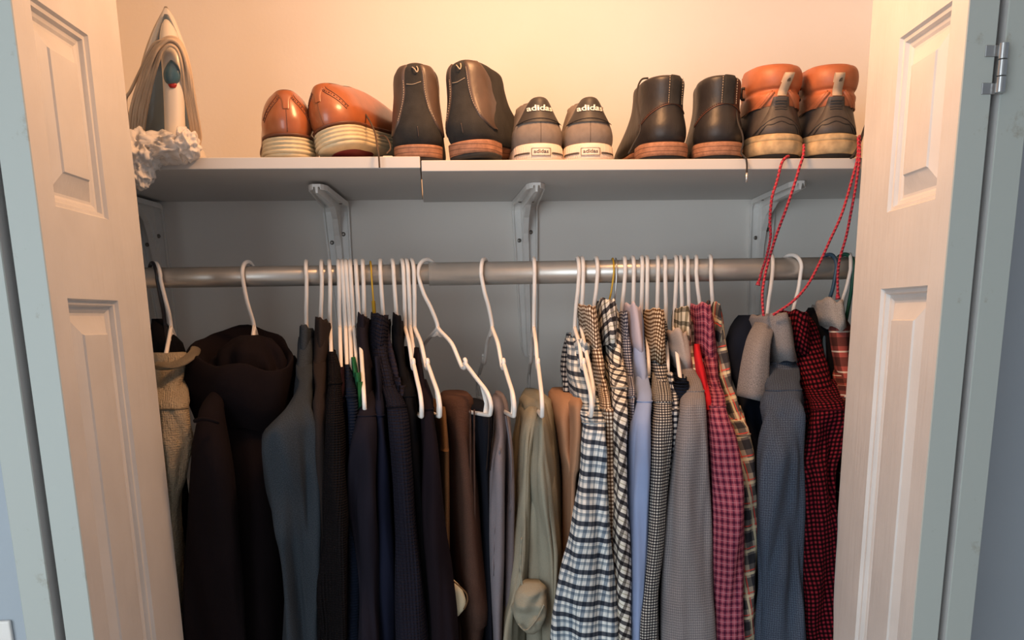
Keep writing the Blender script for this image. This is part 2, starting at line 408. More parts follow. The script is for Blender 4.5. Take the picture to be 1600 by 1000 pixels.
HG = [ # hook, neck, front, label, mat, wire
 (238, 258, (268, 620), 'black plastic hanger at the far left end of the rod', BLACKP),
 (243, 267, (238, 600), 'leftmost white plastic hanger, holding the beige fleece top', PLAST),
 (388, 397, (372, 630), 'white plastic hanger holding the dark hooded sweatshirt', PLAST),
 (479, 479, (474, 640), 'white hanger holding the heather grey jacket', PLAST),
 (503, 502, (497, 640), 'white hanger holding the dark brown-grey knit top beside the grey jacket', PLAST),
 (515, 516, (519, 620), 'white hanger holding the chunky black knit sweater', PLAST),
 (529, 531, (534, 640), 'white hanger with the narrow dark maroon top, in the tight cluster', PLAST),
 (535, 540, (543, 620), 'white hanger holding the navy ribbed top in the tight cluster', PLAST),
 (541, 547, (551, 630), 'white hanger between the navy ribbed top and the green top', PLAST),
 (547, 553, (562, 620), 'white hanger holding the green top', PLAST),
 (556, 562, (569, 625), 'white hanger just left of the charcoal sweater, its long arm showing', PLAST),
 (567, 570, (574, 640), 'white hanger holding the charcoal sweater with a shoulder seam', PLAST),
 (595, 600, (596, 640), 'white hanger just right of the yellow wire hanger, with plain navy top', PLAST),
 (613, 620, (640, 640), 'white hanger holding the black top right of the waffle knit shirt', PLAST),
 (628, 633, (657, 640), 'white hanger with bare arm left of the dark plum shirt', PLAST),
 (635, 641, (668, 640), 'white hanger holding the dark plum shirt', PLAST),
 (643, 648, (684, 625), 'white hanger with bare notched arm, right of the dark plum shirt', PLAST),
 (668, 684, (764, 615), 'white hanger turned towards the camera, holding brown trousers and black jeans', PLAST),
 (757, 769, (800, 610), 'white hanger holding the grey mauve trousers', PLAST),
 (834, 834, (846, 640), 'white hanger holding the olive trousers, seen exactly edge on', PLAST),
 (902, 898, (922, 618), 'white hanger holding the tan trousers, left of the black and white plaid shirt', PLAST),
 (909, 908, (930, 620), 'white hanger holding the blue-black and white plaid shirt', PLAST),
 (931, 926, (950, 640), 'white hanger holding the brown and white gingham shirt', PLAST),
 (975, 970, (985, 640), 'white hanger holding the small navy check shirt', PLAST),
 (988, 988, (1010, 640), 'white hanger holding the pale periwinkle blue shirt', PLAST),
 (1002, 1001, (1016, 640), 'white hanger just right of the periwinkle blue shirt collar', PLAST),
 (1010, 1010, (1024, 640), 'white hanger left of the brown micro check shirt', PLAST),
 (1027, 1026, (1036, 640), 'white hanger holding the brown micro check shirt', PLAST),
 (1038, 1040, (1054, 640), 'white hanger holding the black and white grid shirt', PLAST),
 (1055, 1053, (1070, 620), 'white hanger with bare shoulder arm between grid shirt and grey pullover', PLAST),
 (1062, 1065, (1086, 640), 'white hanger holding the grey textured pullover', PLAST),
 (1073, 1076, (1092, 640), 'white hanger holding the cream and grey plaid shirt', PLAST),
 (1087, 1094, (1104, 640), 'white hanger holding the bright red top', PLAST),
 (1109, 1113, (1130, 640), 'white hanger holding the pink plaid shirt', PLAST),
 (1205, 1197, (1215, 640), 'white hanger under the red laces, holding the blue-grey collared shirt', PLAST),
 (1235, 1234, (1290, 650), 'white hanger right of the red laces, holding the red gingham shirt', PLAST),
 (1294, 1287, (1296, 650), 'slate blue hanger holding the black garment on the right', BLUEP),
 (1318, 1320, (1320, 650), 'dark green hanger at the right end of the rod', GREENP),
 (1326, 1310, (1326, 650), 'rightmost white hanger, holding the faded red plaid shirt', PLAST),
]
TW = {243: .5, 388: -.30, 668: -.75, 757: -.30, 1235: .55, 1326: -.25, 238: .5, 1294: .25, 1318: .4}
FULL = (668, 757, 834, 902, 628, 643)
HS = {k: (1, .70) for k in FULL}
HS.update({243: (.5, .95), 388: (.35, 1.2), 515: (.6, 1.1), 529: (.75, 1.0), 535: (.6, 1.1), 541: (.75, 1.0), 547: (.6, 1.1), 556: (.92, .75), 1055: (.8, 1.0), 909: (.8, .8)})
for hk, nk, fr, lb, m in HG:
    hanger(hk, nk, fr, lb, m, WG if m is PLAST else None, size=HS.get(hk, (.30, 1.45))[0], drop=HS.get(hk, (.30, 1.45))[1], twist=TW.get(hk), notch=(hk in FULL))
hanger(579, 586, (600, 640), 'thin yellow wire hanger with twisted neck', GOLD, wire=True, r=.0014, size=.18)
hanger(957, 947, (966, 640), 'thin gold wire hanger with the bold plaid shirt', GOLD, wire=True, r=.0014, size=.18)
hanger(962, 958, (972, 640), 'thin silver wire hanger beside the gold wire one', SILVER, wire=True, r=.0013, size=.3)
# ------------------------------------------------------------------ cloth
def pxrings(rows, n=56, step=9, fold=.004, seed=1, e=.72, ff=26, fz=2.2, ramp=.25, droop=0, fuzz=0):
    """rows: (py, xl, xr, Yf, depth, shift). Front outline read at depth Yf; the tube runs back by depth"""
    out = []; seg = []
    for i in range(len(rows)-1):
        m = max(1, int(abs(rows[i+1][0]-rows[i][0])/step))
        p = cr([rows[max(i-1, 0)], rows[i], rows[i+1], rows[min(i+2, len(rows)-1)]], m)
        seg += p[m:2*m] if True else p
    seg.append(tuple(rows[-1]))
    N = len(seg)
    for j, (py, xl, xr, Yf, dep, sh) in enumerate(seg):
        t = j/(N-1); a = P(xl, py, Yf); b = P(xr, py, Yf); z = (a.z+b.z)/2
        cx = (a.x+b.x)/2; hw = max((b.x-a.x)/2, .002)*(1+min(dep/2, hw_ := .03)/Yf); hd = dep/2
        ring = []
        amp = min(fold*1.35, hw*.6)*min(1, .15+t/ramp)
        for k in range(n):
            ph = 2*math.pi*(k+.5)/n+math.pi/2
            c, s = math.cos(ph), math.sin(ph)
            px_, py_ = sp(c, e)*hw, sp(s, e)*hd
            x = cx+px_+sh*(hd-py_*0+py_) ; y = Yf+hd+py_
            f = nz(x*ff, y*ff, z*fz, seed)+.5*nz(x*ff*2.1, y*ff*2.1, z*fz*2.7, seed+3)
            nn = Vector((c/hw, s/hd, 0)).normalized()
            g = amp*(f*2.4-1.5*abs(nz(x*ff*.7, y*ff*.7, z*fz*.8, seed+5))-1.0*abs(nz(x*ff*1.5, y*ff*1.5, z*fz*1.6, seed+6))+.45)
            if fuzz: g += fuzz*nz(x*160, y*160, z*160, seed+9)
            ring.append((x+nn.x*g*.38, y+nn.y*g, z+droop*f))
        out.append(ring)
    return out
def garment(name, label, cat, mat, hookpx, body, sleeve, collar=None, seed=1, fold=.004, sfold=.005, group=None, fuzz=0, inner=None, smat=None, cmat=None, ff=26, tail=None, seamr=True):
    hx = P(hookpx, 500, 1.6).x
    c0 = P((body[0][1]+body[0][2])/2, body[0][0], 1.6)
    root = empty(name, (hx, 1.6, c0.z-.62), label, cat, group)
    B = []
    for (py, xl, xr, Yf) in body:
        dep = max(2*(1.6-Yf), .05); cx = P((xl+xr)/2, py, Yf).x
        sh = max(-1.2, min(1.2, (hx-cx)/max(1.6-Yf, .03))) if 1.6-Yf > .03 else 0
        B.append((py, xl, xr, Yf, dep, sh))
    src = [s for s in sleeve if s[0] > body[-1][0]+8]
    for (py, xl, xr, Yf) in src:
        m = (xl+xr)/2; h = (xr-xl)/2*.72; Y = max(Yf+.03, 1.43)
        cx = P(m, py, Y).x; sh = max(-1.2, min(1.2, (hx-cx)/(1.6-Y)))
        B.append((py, m-h, m+h, Y, 2*(1.6-Y), sh))
    if tail: B = B[:len(body)]+[(py, xl, xr, Yf, 2*(1.6-Yf), max(-1.2, min(1.2, (hx-P((xl+xr)/2, py, Yf).x)/(1.6-Yf)))) for (py, xl, xr, Yf) in tail]
    mk('body', rings(pxrings(B, fold=fold, seed=seed, fuzz=fuzz, ff=ff)), mat, root)
    S = [(py, xl, xr, Yf, .052, 0) for (py, xl, xr, Yf) in sleeve]
    if S:
        def bd(py):
            r = body
            if py <= r[0][0]: return r[0]
            for u, v in zip(r, r[1:]):
                if py <= v[0]:
                    t = (py-u[0])/(v[0]-u[0]); return tuple(x+(y-x)*t for x, y in zip(u, v))
            return r[-1]
        a = S[0]; py0 = a[0]; H = []
        for dp, mixf, kw_, off, dd in ((-46, .0, .72, .022, .03), (-34, .1, .9, .006, .04), (-18, .45, .97, -.006, .05)):
            b = bd(py0+dp); l = b[1]+(a[1]-b[1])*mixf; r_ = b[2]+(a[2]-b[2])*mixf; m = (l+r_)/2; h = (r_-l)/2*kw_
            H.append((py0+dp, m-h, m+h, b[3]+off-(b[3]+off-a[3])*mixf*.5, dd, 0))
        b0 = bd(py0)
        S[0] = (py0, a[1], a[2], max(a[3], b0[3]-.028), .052, 0)
        S = H+S
    if S: mk('sleeve', rings(pxrings(S, fold=sfold*1.6, seed=seed+20, fuzz=fuzz, e=.8, ff=ff*1.1, fz=3.0)), smat or mat, root)
    if S and seamr:
        sr = pxrings(S, fold=sfold*1.6, seed=seed+20, fuzz=fuzz, e=.8, ff=ff*1.1, fz=3.0)
        zc = P((sleeve[0][1]+sleeve[0][2])/2, sleeve[0][0], sleeve[0][3]).z
        i = min(range(len(sr)), key=lambda j: abs(sr[j][0][2]-zc)); rg = sr[i]; n_ = len(rg)
        half = [rg[k] for k in range(int(n_*.22), int(n_*.78))]
        if min(half, key=lambda p: p[1])[1] < 1.45: mk('shoulder_seam', tube(half, .0016, 6, 1), mat, root)
    if collar:
        for cc in (collar if isinstance(collar, list) else [collar]):
            mk('collar', collar_mb(seed=seed, hx=hx, **cc), cmat or mat, root)
    return root
def collar_mb(xl, xr, top, bot, Y=1.56, d=.052, seed=1, hx=0, lean=0, flare=1.15, n=40, th=.0022, stand=26, bl=None, br=None, sl=.005):
    """folded collar round the neck: fall outside, stand inside"""
    a, b = P(xl, top, Y), P(xr, top, Y); z1 = (a.z+b.z)/2; cx = (a.x+b.x)/2; hw = (b.x-a.x)/2
    bl = xl if bl is None else bl; br = xr if br is None else br
    a2, b2 = P(bl, bot, Y), P(br, bot, Y); z0 = (a2.z+b2.z)/2; cx2 = (a2.x+b2.x)/2; hw2 = (b2.x-a2.x)/2
    zs = P(xl, top+stand, Y).z; R = []
    def ring(cx, hw, hd, z, dz):
        r = []
        for k in range(n):
            ph = 2*math.pi*k/n; c, s = math.cos(ph), math.sin(ph)
            f = nz(c*2, s*2, z*14, seed)
            r.append((cx+c*(hw+f*.003), Y+d*.9+s*hd*(1+.06*f), z+dz*(-s)+f*.007+lean*c-sl*c*(1 if z > z0+.01 else .3)))
        return r
    q = [(cx2, hw2-th, d*flare, z0, -.006), (cx2, hw2, d*flare+th, z0-.001, -.006),
         (cx*.35+cx2*.65, hw*.35+hw2*.65, d*1.12, z1*.35+z0*.65, -.003), (cx*.7+cx2*.3, hw*.75+hw2*.25, d*1.05, z1*.72+z0*.28, 0),
         (cx, hw, d*1.0, z1-.006, .004), (cx, hw*.92, d*.96, z1-.001, .005), (cx, hw*.84, d*.92, z1-.001, .005),
         (cx, hw*.74, d*.88, z1-.007, .004), (cx, hw*.7, d*.86, zs, .002), (cx, hw*.66, d*.8, zs-.012, 0)]
    return rings([ring(*a) for a in q], cap0=False, cap1=True)
def top_px(rows): return rows
# fabrics
nv = lambda r, g, b: (r, g, b, 1)
F_hood = fabric('plum_black_fleece', nv(.0085,.0058,.0070), heather=.15)
F_black = fabric('black_jersey', nv(0.0044, 0.0044, 0.0060))
F_grey = fabric('heather_grey_wool', nv(.030,.038,.048), heather=.45, bump=.5)
F_brgrey = fabric('brown_grey_knit', nv(0.0221, 0.0170, 0.0161), heather=.3)
F_chunk = fabric('chunky_black_knit', nv(0.0085, 0.0071, 0.0085), rib=[('u', .0048, 1.3), ('v', .0036, 1.1)], bump=.9)
F_maroon = fabric('dark_maroon_jersey', nv(0.0160, 0.0070, 0.0110))
F_navyrib = fabric('navy_rib_knit', nv(0.0100, 0.0160, 0.0340), rib=[('v', .0042, 1.3)], bump=.9)
F_green = fabric('green_jersey', nv(.015, .11, .05), heather=.3)
F_char = fabric('charcoal_jersey', nv(0.0112, 0.0100, 0.0160), heather=.1)
F_navy = fabric('navy_jersey', nv(0.0080, 0.0100, 0.0230))
F_waffle = fabric('waffle_navy_knit', nv(0.0187, 0.0187, 0.0323), rib=[('v', .0050, 1.3), ('u', .0050, .9)], bump=1.0, stripes=[('v', .0050, .5, .3, nv(.45, .45, .5), 'MULTIPLY', .8)])
F_crink = fabric('crinkled_navy_cloth', nv(0.0238, 0.0221, 0.0374), rib=[('v', .006, 1)], tex=60, bump=.8)
F_plum = fabric('dark_plum_jersey', nv(.0105,.0070,.0100))
F_fleece = fabric('beige_fleece', nv(.48, .40, .29), heather=.12, tex=220, bump=1.0, weave=300)
F_brown = fabric('brown_denim', nv(0.0837, 0.0459, 0.0351), heather=.25, tex=40, bump=.5)
F_jean = fabric('black_denim', nv(0.0080, 0.0090, 0.0140), heather=.3)
F_camel = fabric('camel_cloth', nv(.14, .075, .035), heather=.3)
F_mauve = fabric('grey_mauve_twill', nv(.20,.18,.20), heather=.12, tex=35)
F_olive = fabric('olive_khaki_twill', nv(.29, .275, .215), heather=.10, tex=35)
F_tan = fabric('tan_twill', nv(.36, .21, .13), heather=.08)
F_cream = fabric('cream_lining', nv(.62, .56, .40), heather=.1)
M = 'MULTIPLY'; X = 'MIX'
blk = nv(.06, .07, .09)
F_plaid1 = fabric('blue_black_white_plaid', nv(.74, .77, .76), rot=7, stripes=[
    ('v', .0230, .50, .30, nv(.09, .10, .13), M, 1), ('v', .0230, .05, .20, nv(.42, .48, .55), M, 1), ('v', .0046, .5, .10, nv(.45, .5, .6), M, .8),
    ('u', .0200, .50, .30, nv(.36, .42, .50), M, 1), ('u', .0200, .0, .16, nv(.5, .55, .6), M, 1), ('u', .0044, .5, .10, nv(.45, .5, .55), M, .8)])
F_plaid2 = fabric('black_white_bias_plaid', nv(.72, .70, .64), rot=24, stripes=[
    ('v', .0165, .5, .36, nv(.10, .10, .12), M, 1), ('u', .0165, .5, .36, nv(.25, .24, .25), M, 1), ('v', .0165, 0, .08, nv(.5, .5, .4), M, 1)])
F_ging = fabric('brown_white_gingham', nv(.78, .70, .58), stripes=[('v', .0056, .5, .5, nv(.28, .22, .19), M, 1), ('u', .0056, .5, .5, nv(.28, .22, .19), M, 1)])
F_ncheck = fabric('navy_fine_check', nv(.42, .42, .45), stripes=[('v', .0040, .5, .5, nv(.18, .19, .26), M, 1), ('u', .0040, .5, .5, nv(.18, .19, .26), M, 1)])
F_peri = fabric('periwinkle_poplin', nv(.25,.33,.54))
F_perc = fabric('lilac_grey_poplin', nv(.44, .40, .47))
F_micro = fabric('brown_micro_check', nv(.60, .58, .53), stripes=[('v', .0044, .5, .55, nv(.13, .13, .16), M, 1), ('u', .0044, .5, .5, nv(.20, .20, .22), M, 1)])
F_microc = fabric('brown_cream_check', nv(.74, .62, .45), stripes=[('v', .0050, .5, .5, nv(.24, .17, .13), M, 1), ('u', .0050, .5, .5, nv(.30, .22, .17), M, 1)])
F_grid = fabric('black_white_grid', nv(.55, .57, .58), stripes=[('v', .0085, .5, .45, nv(.08, .09, .12), M, 1), ('u', .0085, .5, .45, nv(.15, .16, .2), M, 1)])
F_tex = fabric('grey_birdseye_knit', nv(.26, .245, .25), stripes=[('v', .0040, .5, .5, nv(.72, .72, .75), M, 1), ('u', .0032, .5, .4, nv(.75, .75, .78), M, 1)], heather=.3, bump=.6)
F_texc = fabric('grey_brown_collar_knit', nv(.38, .32, .29), heather=.15, bump=.5)
F_cplaid = fabric('cream_grey_plaid', nv(.62, .56, .44), stripes=[('v', .016, .5, .35, nv(.3, .3, .3), M, 1), ('u', .014, .5, .4, nv(.35, .34, .3), M, 1)])
F_red = fabric('bright_red_jersey', nv(.50, .018, .028))
F_pink = fabric('pink_plaid', nv(.30,.068,.10), stripes=[
    ('v', .0115, .5, .32, nv(.50, .42, .55), M, 1), ('u', .0095, .5, .34, nv(.40, .34, .50), M, 1), ('v', .0115, .0, .09, nv(.60, .30, .36), X, .35), ('u', .0095, .0, .09, nv(.60, .30, .36), X, .35)])
F_flan = fabric('cream_red_grey_flannel', rot=-10, col=nv(.36, .31, .25), stripes=[
    ('v', .034, .5, .42, nv(.30, .33, .40), M, 1), ('u', .030, .5, .42, nv(.32, .34, .42), M, 1), ('v', .034, .02, .06, nv(.60, .08, .06), X, .9), ('u', .030, .02, .06, nv(.60, .08, .06), X, .9),
    ('v', .034, .88, .12, nv(.75, .66, .45), X, .7), ('u', .030, .88, .12, nv(.75, .66, .45), X, .7)])
F_navy2 = fabric('dark_navy_fleece', nv(0.0090, 0.0124, 0.0230))
F_cham = fabric('blue_grey_print', nv(.070,.092,.130), stripes=[('v', .0036, .5, .5, nv(.75, .75, .78), M, 1), ('u', .0036, .5, .5, nv(.75, .75, .78), M, 1)], heather=.55, bump=.5)
F_chamc = fabric('blue_grey_collar', nv(.20, .19, .195), heather=.4, bump=.5)
F_redg = fabric('red_black_gingham', rot=-8, col=nv(.17,.012,.022), stripes=[('v', .0066, .5, .5, nv(.13, .12, .18), M, 1), ('u', .0066, .5, .5, nv(.13, .12, .18), M, 1)])
F_fade = fabric('faded_red_grey_plaid', nv(.30,.07,.06), stripes=[('v', .030, .5, .45, nv(.42, .55, .55), M, 1), ('u', .034, .5, .5, nv(.45, .50, .5), M, 1), ('v', .03, 0, .08, nv(.75, .7, .6), X, .6)])
F_fadec = fabric('faded_grey_denim', nv(.33, .30, .28), heather=.35, tex=120)
CR = 'clothes on the rod'
def g(name, label, cat, mat, hook, body, sleeve, **kw): return garment(name, label, cat, mat, hook, body, sleeve, **kw)
T = 1200
# A far left
g('t_shirt', 'black pleated garment on the black hanger at the far left end', 'top', F_black, 238, [(498, 234, 246, 1.60), (520, 232, 262, 1.585), (550, 232, 282, 1.575), (620, 232, 290, 1.57)], [], tail=[(700, 232, 285, 1.57), (T, 240, 290, 1.57)], seed=2, fold=.008, ff=60)
fl = g('fleece_pullover', 'beige fuzzy fleece top hanging at the far left by the door', 'top', F_fleece, 250, [(552, 238, 300, 1.52), (575, 236, 303, 1.50), (610, 236, 290, 1.47), (640, 236, 288, 1.45)], [(640, 236, 288, 1.425), (690, 240, 297, 1.41), (720, 244, 291, 1.41), (750, 248, 283, 1.41), (800, 256, 274, 1.42), (900, 262, 276, 1.42), (T, 262, 280, 1.44)], seed=3, fuzz=.0022, fold=.004)
mk('neckband', tube([P(243, 571, 1.50), P(262, 572, 1.475), P(284, 566, 1.485), P(302, 553, 1.52), P(306, 545, 1.56)], .0075, 10, 6, flat=.5), F_fleece, fl)
# B hooded sweatshirt
hd = g('hooded_sweatshirt', 'dark plum black hooded sweatshirt with its hood hanging open', 'sweatshirt', F_hood, 392,
  [(560, 318, 440, 1.54), (600, 296, 448, 1.50), (640, 296, 448, 1.475), (700, 302, 440, 1.46)], [(600, 334, 350, 1.47), (630, 314, 346, 1.43), (655, 306, 344, 1.405), (700, 299, 349, 1.39), (760, 293, 356, 1.385), (860, 285, 366, 1.385), (1000, 283, 382, 1.385), (T, 283, 396, 1.39)],
  tail=[(850, 292, 438, 1.445), (1000, 298, 442, 1.44), (T, 300, 448, 1.44)], seed=4, sfold=.004, fold=.010, ff=14)
# hood: thick draped cowl, high at the back, drooping to the front right
def hood():
    n = 56; R = []
    spec = [ # (pxc, pxr, top(back)py, bottom(front)py, Yfront, Yback)
      (372, 72, 592, 668, 1.470, 1.62), (370, 80, 566, 640, 1.455, 1.63), (371, 84, 545, 612, 1.450, 1.64), (374, 83, 527, 590, 1.452, 1.64), (378, 79, 513, 576, 1.457, 1.64),
      (381, 74, 509, 570, 1.463, 1.635), (383, 68, 513, 574, 1.470, 1.63), (385, 62, 530, 590, 1.478, 1.62), (385, 56, 560, 612, 1.484, 1.61), (385, 40, 590, 622, 1.50, 1.60)]
    for j, (c, r, pt, pb, yf, yb) in enumerate(spec):
        ring = []
        for k in range(n):
            ph = 2*math.pi*(k+.5)/n+math.pi/2; cc, ss = math.cos(ph), math.sin(ph)
            y = (yf+yb)/2+(yb-yf)/2*sp(ss, .85)
            tt = (1-ss)/2                         # 0 back, 1 front
            px = c+r*sp(cc, .85); py = pt+(pb-pt)*tt**.8
            py += -16*max(0, -cc)**2*0 + 26*max(0, cc)*tt*(1 if j < 8 else .3) + (10*max(0, -cc)*tt)
            f = nz(cc*1.8, ss*1.8, j*.22, 11)
            q = P(px, py, y); ring.append((q.x+cc*f*.008, q.y+ss*f*.008, q.z+f*.006))
        R.append(ring)
    # refine between rings
    R2 = []
    for k in range(n):
        R2.append(cr([tuple(R[j][k]) for j in range(len(R))], 4))
    R3 = [[R2[k][j] for k in range(n)] for j in range(len(R2[0]))]
    return rings(R3, cap0=False)
mk('hood', hood(), F_hood, hd)
mk('hood_fold', rings(pxrings([(524, 372, 400, 1.56, .05, 0), (530, 352, 420, 1.54, .07, 0), (546, 336, 436, 1.515, .09, .0), (580, 332, 446, 1.495, .10, 0), (640, 335, 446, 1.49, .10, 0)], fold=.014, seed=8, e=.95, ff=16)), F_hood, hd)
mk('sleeve_band', tube([P(304, 658, 1.385), P(314, 655, 1.378), P(328, 656, 1.375), P(341, 660, 1.385)], .0028, 8, 5), F_hood, hd)
# C heather jacket
jk = g('grey_jacket', 'heather grey wool jacket with a rounded shoulder, right of the hooded sweatshirt', 'jacket', F_grey, 479,
  [(513, 474, 485, 1.585), (527, 463, 490, 1.56), (560, 459, 489, 1.53), (600, 456, 489, 1.49), (640, 446, 489, 1.45)],
  [(606, 462, 486, 1.44), (640, 440, 487, 1.405), (672, 414, 489, 1.385), (700, 408, 490, 1.38), (760, 413, 491, 1.38), (830, 424, 492, 1.38), (880, 434, 492, 1.385), (1000, 438, 491, 1.385), (T, 436, 492, 1.39)], seed=5, sfold=.006,
  collar=dict(xl=462, xr=489, top=514, bot=556, Y=1.555, d=.05))
g('knit_sweater', 'dark brown grey knit top with open neck beside the grey jacket', 'top', F_brgrey, 503,
  [(500, 498, 508, 1.585), (515, 489, 513, 1.56), (560, 486, 511, 1.53), (600, 486, 508, 1.48), (640, 488, 510, 1.44)],
  [(600, 489, 508, 1.44), (640, 488, 510, 1.41), (700, 491, 512, 1.395), (850, 490, 510, 1.395), (1000, 490, 512, 1.395), (T, 490, 512, 1.40)], seed=6, collar=dict(xl=488, xr=513, top=501, bot=552, Y=1.555, d=.05))
g('chunky_sweater', 'chunky black knit sweater with textured stitches', 'sweater', F_chunk, 515,
  [(550, 512, 526, 1.52), (580, 511, 530, 1.47), (620, 510, 532, 1.43)],
  [(600, 512, 532, 1.42), (650, 504, 536, 1.39), (700, 499, 539, 1.385), (850, 494, 541, 1.385), (1000, 492, 545, 1.385), (T, 490, 548, 1.39)], seed=7, sfold=.006)
g('t_shirt', 'very narrow dark maroon top in the tight cluster of hangers', 'top', F_maroon, 528,
  [(578, 530, 537, 1.47), (620, 529, 539, 1.44)], [(620, 529, 540, 1.43), (700, 530, 542, 1.42), (T, 530, 545, 1.42)], seed=8)
g('ribbed_sweater', 'navy ribbed knit top left of the green top', 'top', F_navyrib, 538,
  [(571, 539, 547, 1.48), (600, 537, 553, 1.44), (640, 538, 556, 1.42)], [(620, 538, 556, 1.41), (700, 541, 560, 1.405), (T, 544, 566, 1.405)], seed=9)
g('t_shirt', 'green top showing as a sliver in the cluster of dark clothes', 'top', F_green, 552,
  [(559, 547, 554, 1.50), (590, 549, 561, 1.46), (640, 554, 567, 1.43)], [(640, 556, 568, 1.425), (T, 562, 574, 1.43)], seed=10)
g('charcoal_sweater', 'charcoal sweater whose shoulder seam sits beside the waffle knit shirt', 'sweater', F_char, 567,
  [(494, 562, 571, 1.585), (506, 556, 575, 1.56), (548, 558, 576, 1.53), (600, 559, 584, 1.47), (652, 557, 588, 1.43)],
  [(650, 557, 588, 1.40), (700, 546, 586, 1.385), (790, 540, 584, 1.38), (850, 544, 586, 1.38), (1000, 556, 592, 1.38), (T, 560, 596, 1.385)], seed=11, sfold=.006, collar=dict(xl=556, xr=576, top=496, bot=552, Y=1.56, d=.045))
g('long_sleeve_shirt', 'plain navy top hanging between the charcoal sweater and the waffle knit shirt', 'top', F_navy, 597,
  [(558, 582, 592, 1.50), (600, 584, 598, 1.46), (650, 586, 600, 1.43)], [(650, 584, 601, 1.41), (750, 584, 608, 1.40), (1000, 588, 618, 1.40), (T, 590, 622, 1.40)], seed=12)
g('waffle_shirt', 'dark waffle knit shirt with a ribbed collar on the yellow wire hanger', 'shirt', F_waffle, 586,
  [(496, 584, 600, 1.585), (508, 578, 606, 1.57), (550, 582, 612, 1.53), (600, 592, 622, 1.47), (642, 602, 632, 1.43)],
  [(636, 603, 633, 1.40), (680, 606, 638, 1.385), (750, 611, 644, 1.38), (850, 614, 654, 1.38), (1000, 617, 669, 1.38), (T, 620, 690, 1.385)], seed=13, sfold=.003,
  collar=dict(xl=577, xr=608, top=494, bot=553, Y=1.55, d=.055), ff=20)
g('crinkled_shirt', 'crinkled navy garment showing right of the ribbed collar', 'top', F_crink, 597,
  [(492, 598, 606, 1.59), (530, 604, 614, 1.56), (560, 608, 621, 1.52), (600, 615, 630, 1.48), (645, 622, 635, 1.45)], [(645, 624, 637, 1.44), (T, 640, 665, 1.45)], seed=14, fold=.006, ff=45)
g('t_shirt', 'plain black top between the waffle knit shirt and the dark plum shirt', 'top', F_black, 620,
  [(495, 616, 625, 1.585), (510, 613, 630, 1.565), (560, 618, 636, 1.52), (620, 626, 648, 1.45)], [(620, 628, 648, 1.43), (700, 634, 656, 1.41), (1000, 660, 684, 1.41), (T, 664, 690, 1.41)], seed=15, collar=dict(xl=613, xr=630, top=497, bot=545, Y=1.56, d=.045))
g('plum_shirt', 'dark plum shirt with a long smooth sleeve right of the bare hanger arm', 'shirt', F_plum, 641,
  [(543, 650, 657, 1.55), (560, 649, 661, 1.525), (600, 652, 670, 1.48), (640, 656, 678, 1.43)], [(640, 656, 678, 1.41), (700, 657, 686, 1.395), (800, 655, 693, 1.39), (900, 664, 703, 1.39), (1000, 671, 713, 1.39), (T, 676, 724, 1.395)], seed=16, sfold=.003)
# trousers: folded over the hanger bar
def trousers(name, label, mat, hookpx, slabs, seed=1, fold=.004, ff=24, seams=(), e=.8, cat='trousers'):
    hx = P(hookpx, 600, 1.6).x
    root = empty(name, (hx, 1.55, 1.0), label, cat)
    for i, (rows, Yb) in enumerate(slabs):
        R = []
        for (py, xl, xr, Yf) in rows:
            dep = max(Yb-Yf, .03); cx = P((xl+xr)/2, py, Yf).x
            R.append((py, xl, xr, Yf, dep, max(-.8, min(.8, (hx-cx)/.18*.5))))
        mk('trouser_leg', rings(pxrings(R, fold=fold, seed=seed+i*5, ff=ff, e=e, ramp=.15)), mat, root)
    return root
def seam(parent, pts, Y, mat, r=.0011, puck=0):
    q = []
    for i, (x, y) in enumerate(cr(pts, 8)):
        q.append(P(x, y, Y)+Vector((0, -.0008*math.sin(i*2.1)*puck, 0)))
    return mk('seam', tube(q, r, 6, 1), mat, parent)
trousers('camel_trousers', 'narrow camel brown trousers behind the bare hanger arm', F_camel, 655, [([(636, 689, 699, 1.50), (650, 687, 702, 1.47), (700, 688, 705, 1.45), (760, 690, 705, 1.45), (T, 692, 708, 1.46)], 1.70)], seed=30)
bt = trousers('brown_trousers', 'brown denim trousers with a puckered side seam over the turned hanger', F_brown, 700,
  [([(620, 697, 738, 1.50), (626, 692, 744, 1.485), (650, 693, 745, 1.47), (700, 701, 746, 1.455), (800, 704, 757, 1.445), (900, 712, 767, 1.44), (960, 719, 776, 1.44), (985, 724, 770, 1.445), (1010, 726, 760, 1.45), (T, 728, 762, 1.46)], 1.66),
   ([(700, 694, 712, 1.50), (800, 702, 722, 1.48), (1000, 708, 735, 1.48), (T, 710, 735, 1.48)], 1.68)], seed=33, fold=.005)
for dx in (0, 6): seam(bt, [(735+dx, 640), (735+dx, 700), (736+dx, 800), (737+dx, 900), (737+dx*.8, 1010)], 1.452, F_brown, .0013, 2)
mk('pocket_lining', rings(pxrings([(905, 700, 706, 1.43, .012, 0), (920, 702, 720, 1.425, .012, 0), (940, 706, 728, 1.425, .012, 0), (955, 710, 724, 1.425, .012, 0), (962, 713, 717, 1.43, .012, 0)], fold=.001, seed=3, step=4)), F_cream, bt, label='cream pocket lining with orange edge')
mk('edging', tube([P(700, 903, 1.425), P(708, 908, 1.42), P(720, 918, 1.418), P(729, 928, 1.418), P(730, 940, 1.418), P(725, 952, 1.42)], .0013, 6, 5), F_camel, bt, label='orange brown edging')
jn = trousers('black_jeans', 'black jeans with a faded seam, draped beside the brown trousers', F_jean, 715,
  [([(634, 740, 770, 1.475), (642, 736, 777, 1.455), (680, 742, 776, 1.445), (740, 750, 768, 1.455), (860, 756, 772, 1.455), (T, 764, 778, 1.46)], 1.64)], seed=37)
seam(jn, [(764, 646), (763, 690), (760, 735)], 1.445, F_brgrey, .0009); seam(jn, [(772, 648), (770, 690), (766, 735)], 1.445, F_brgrey, .0009)
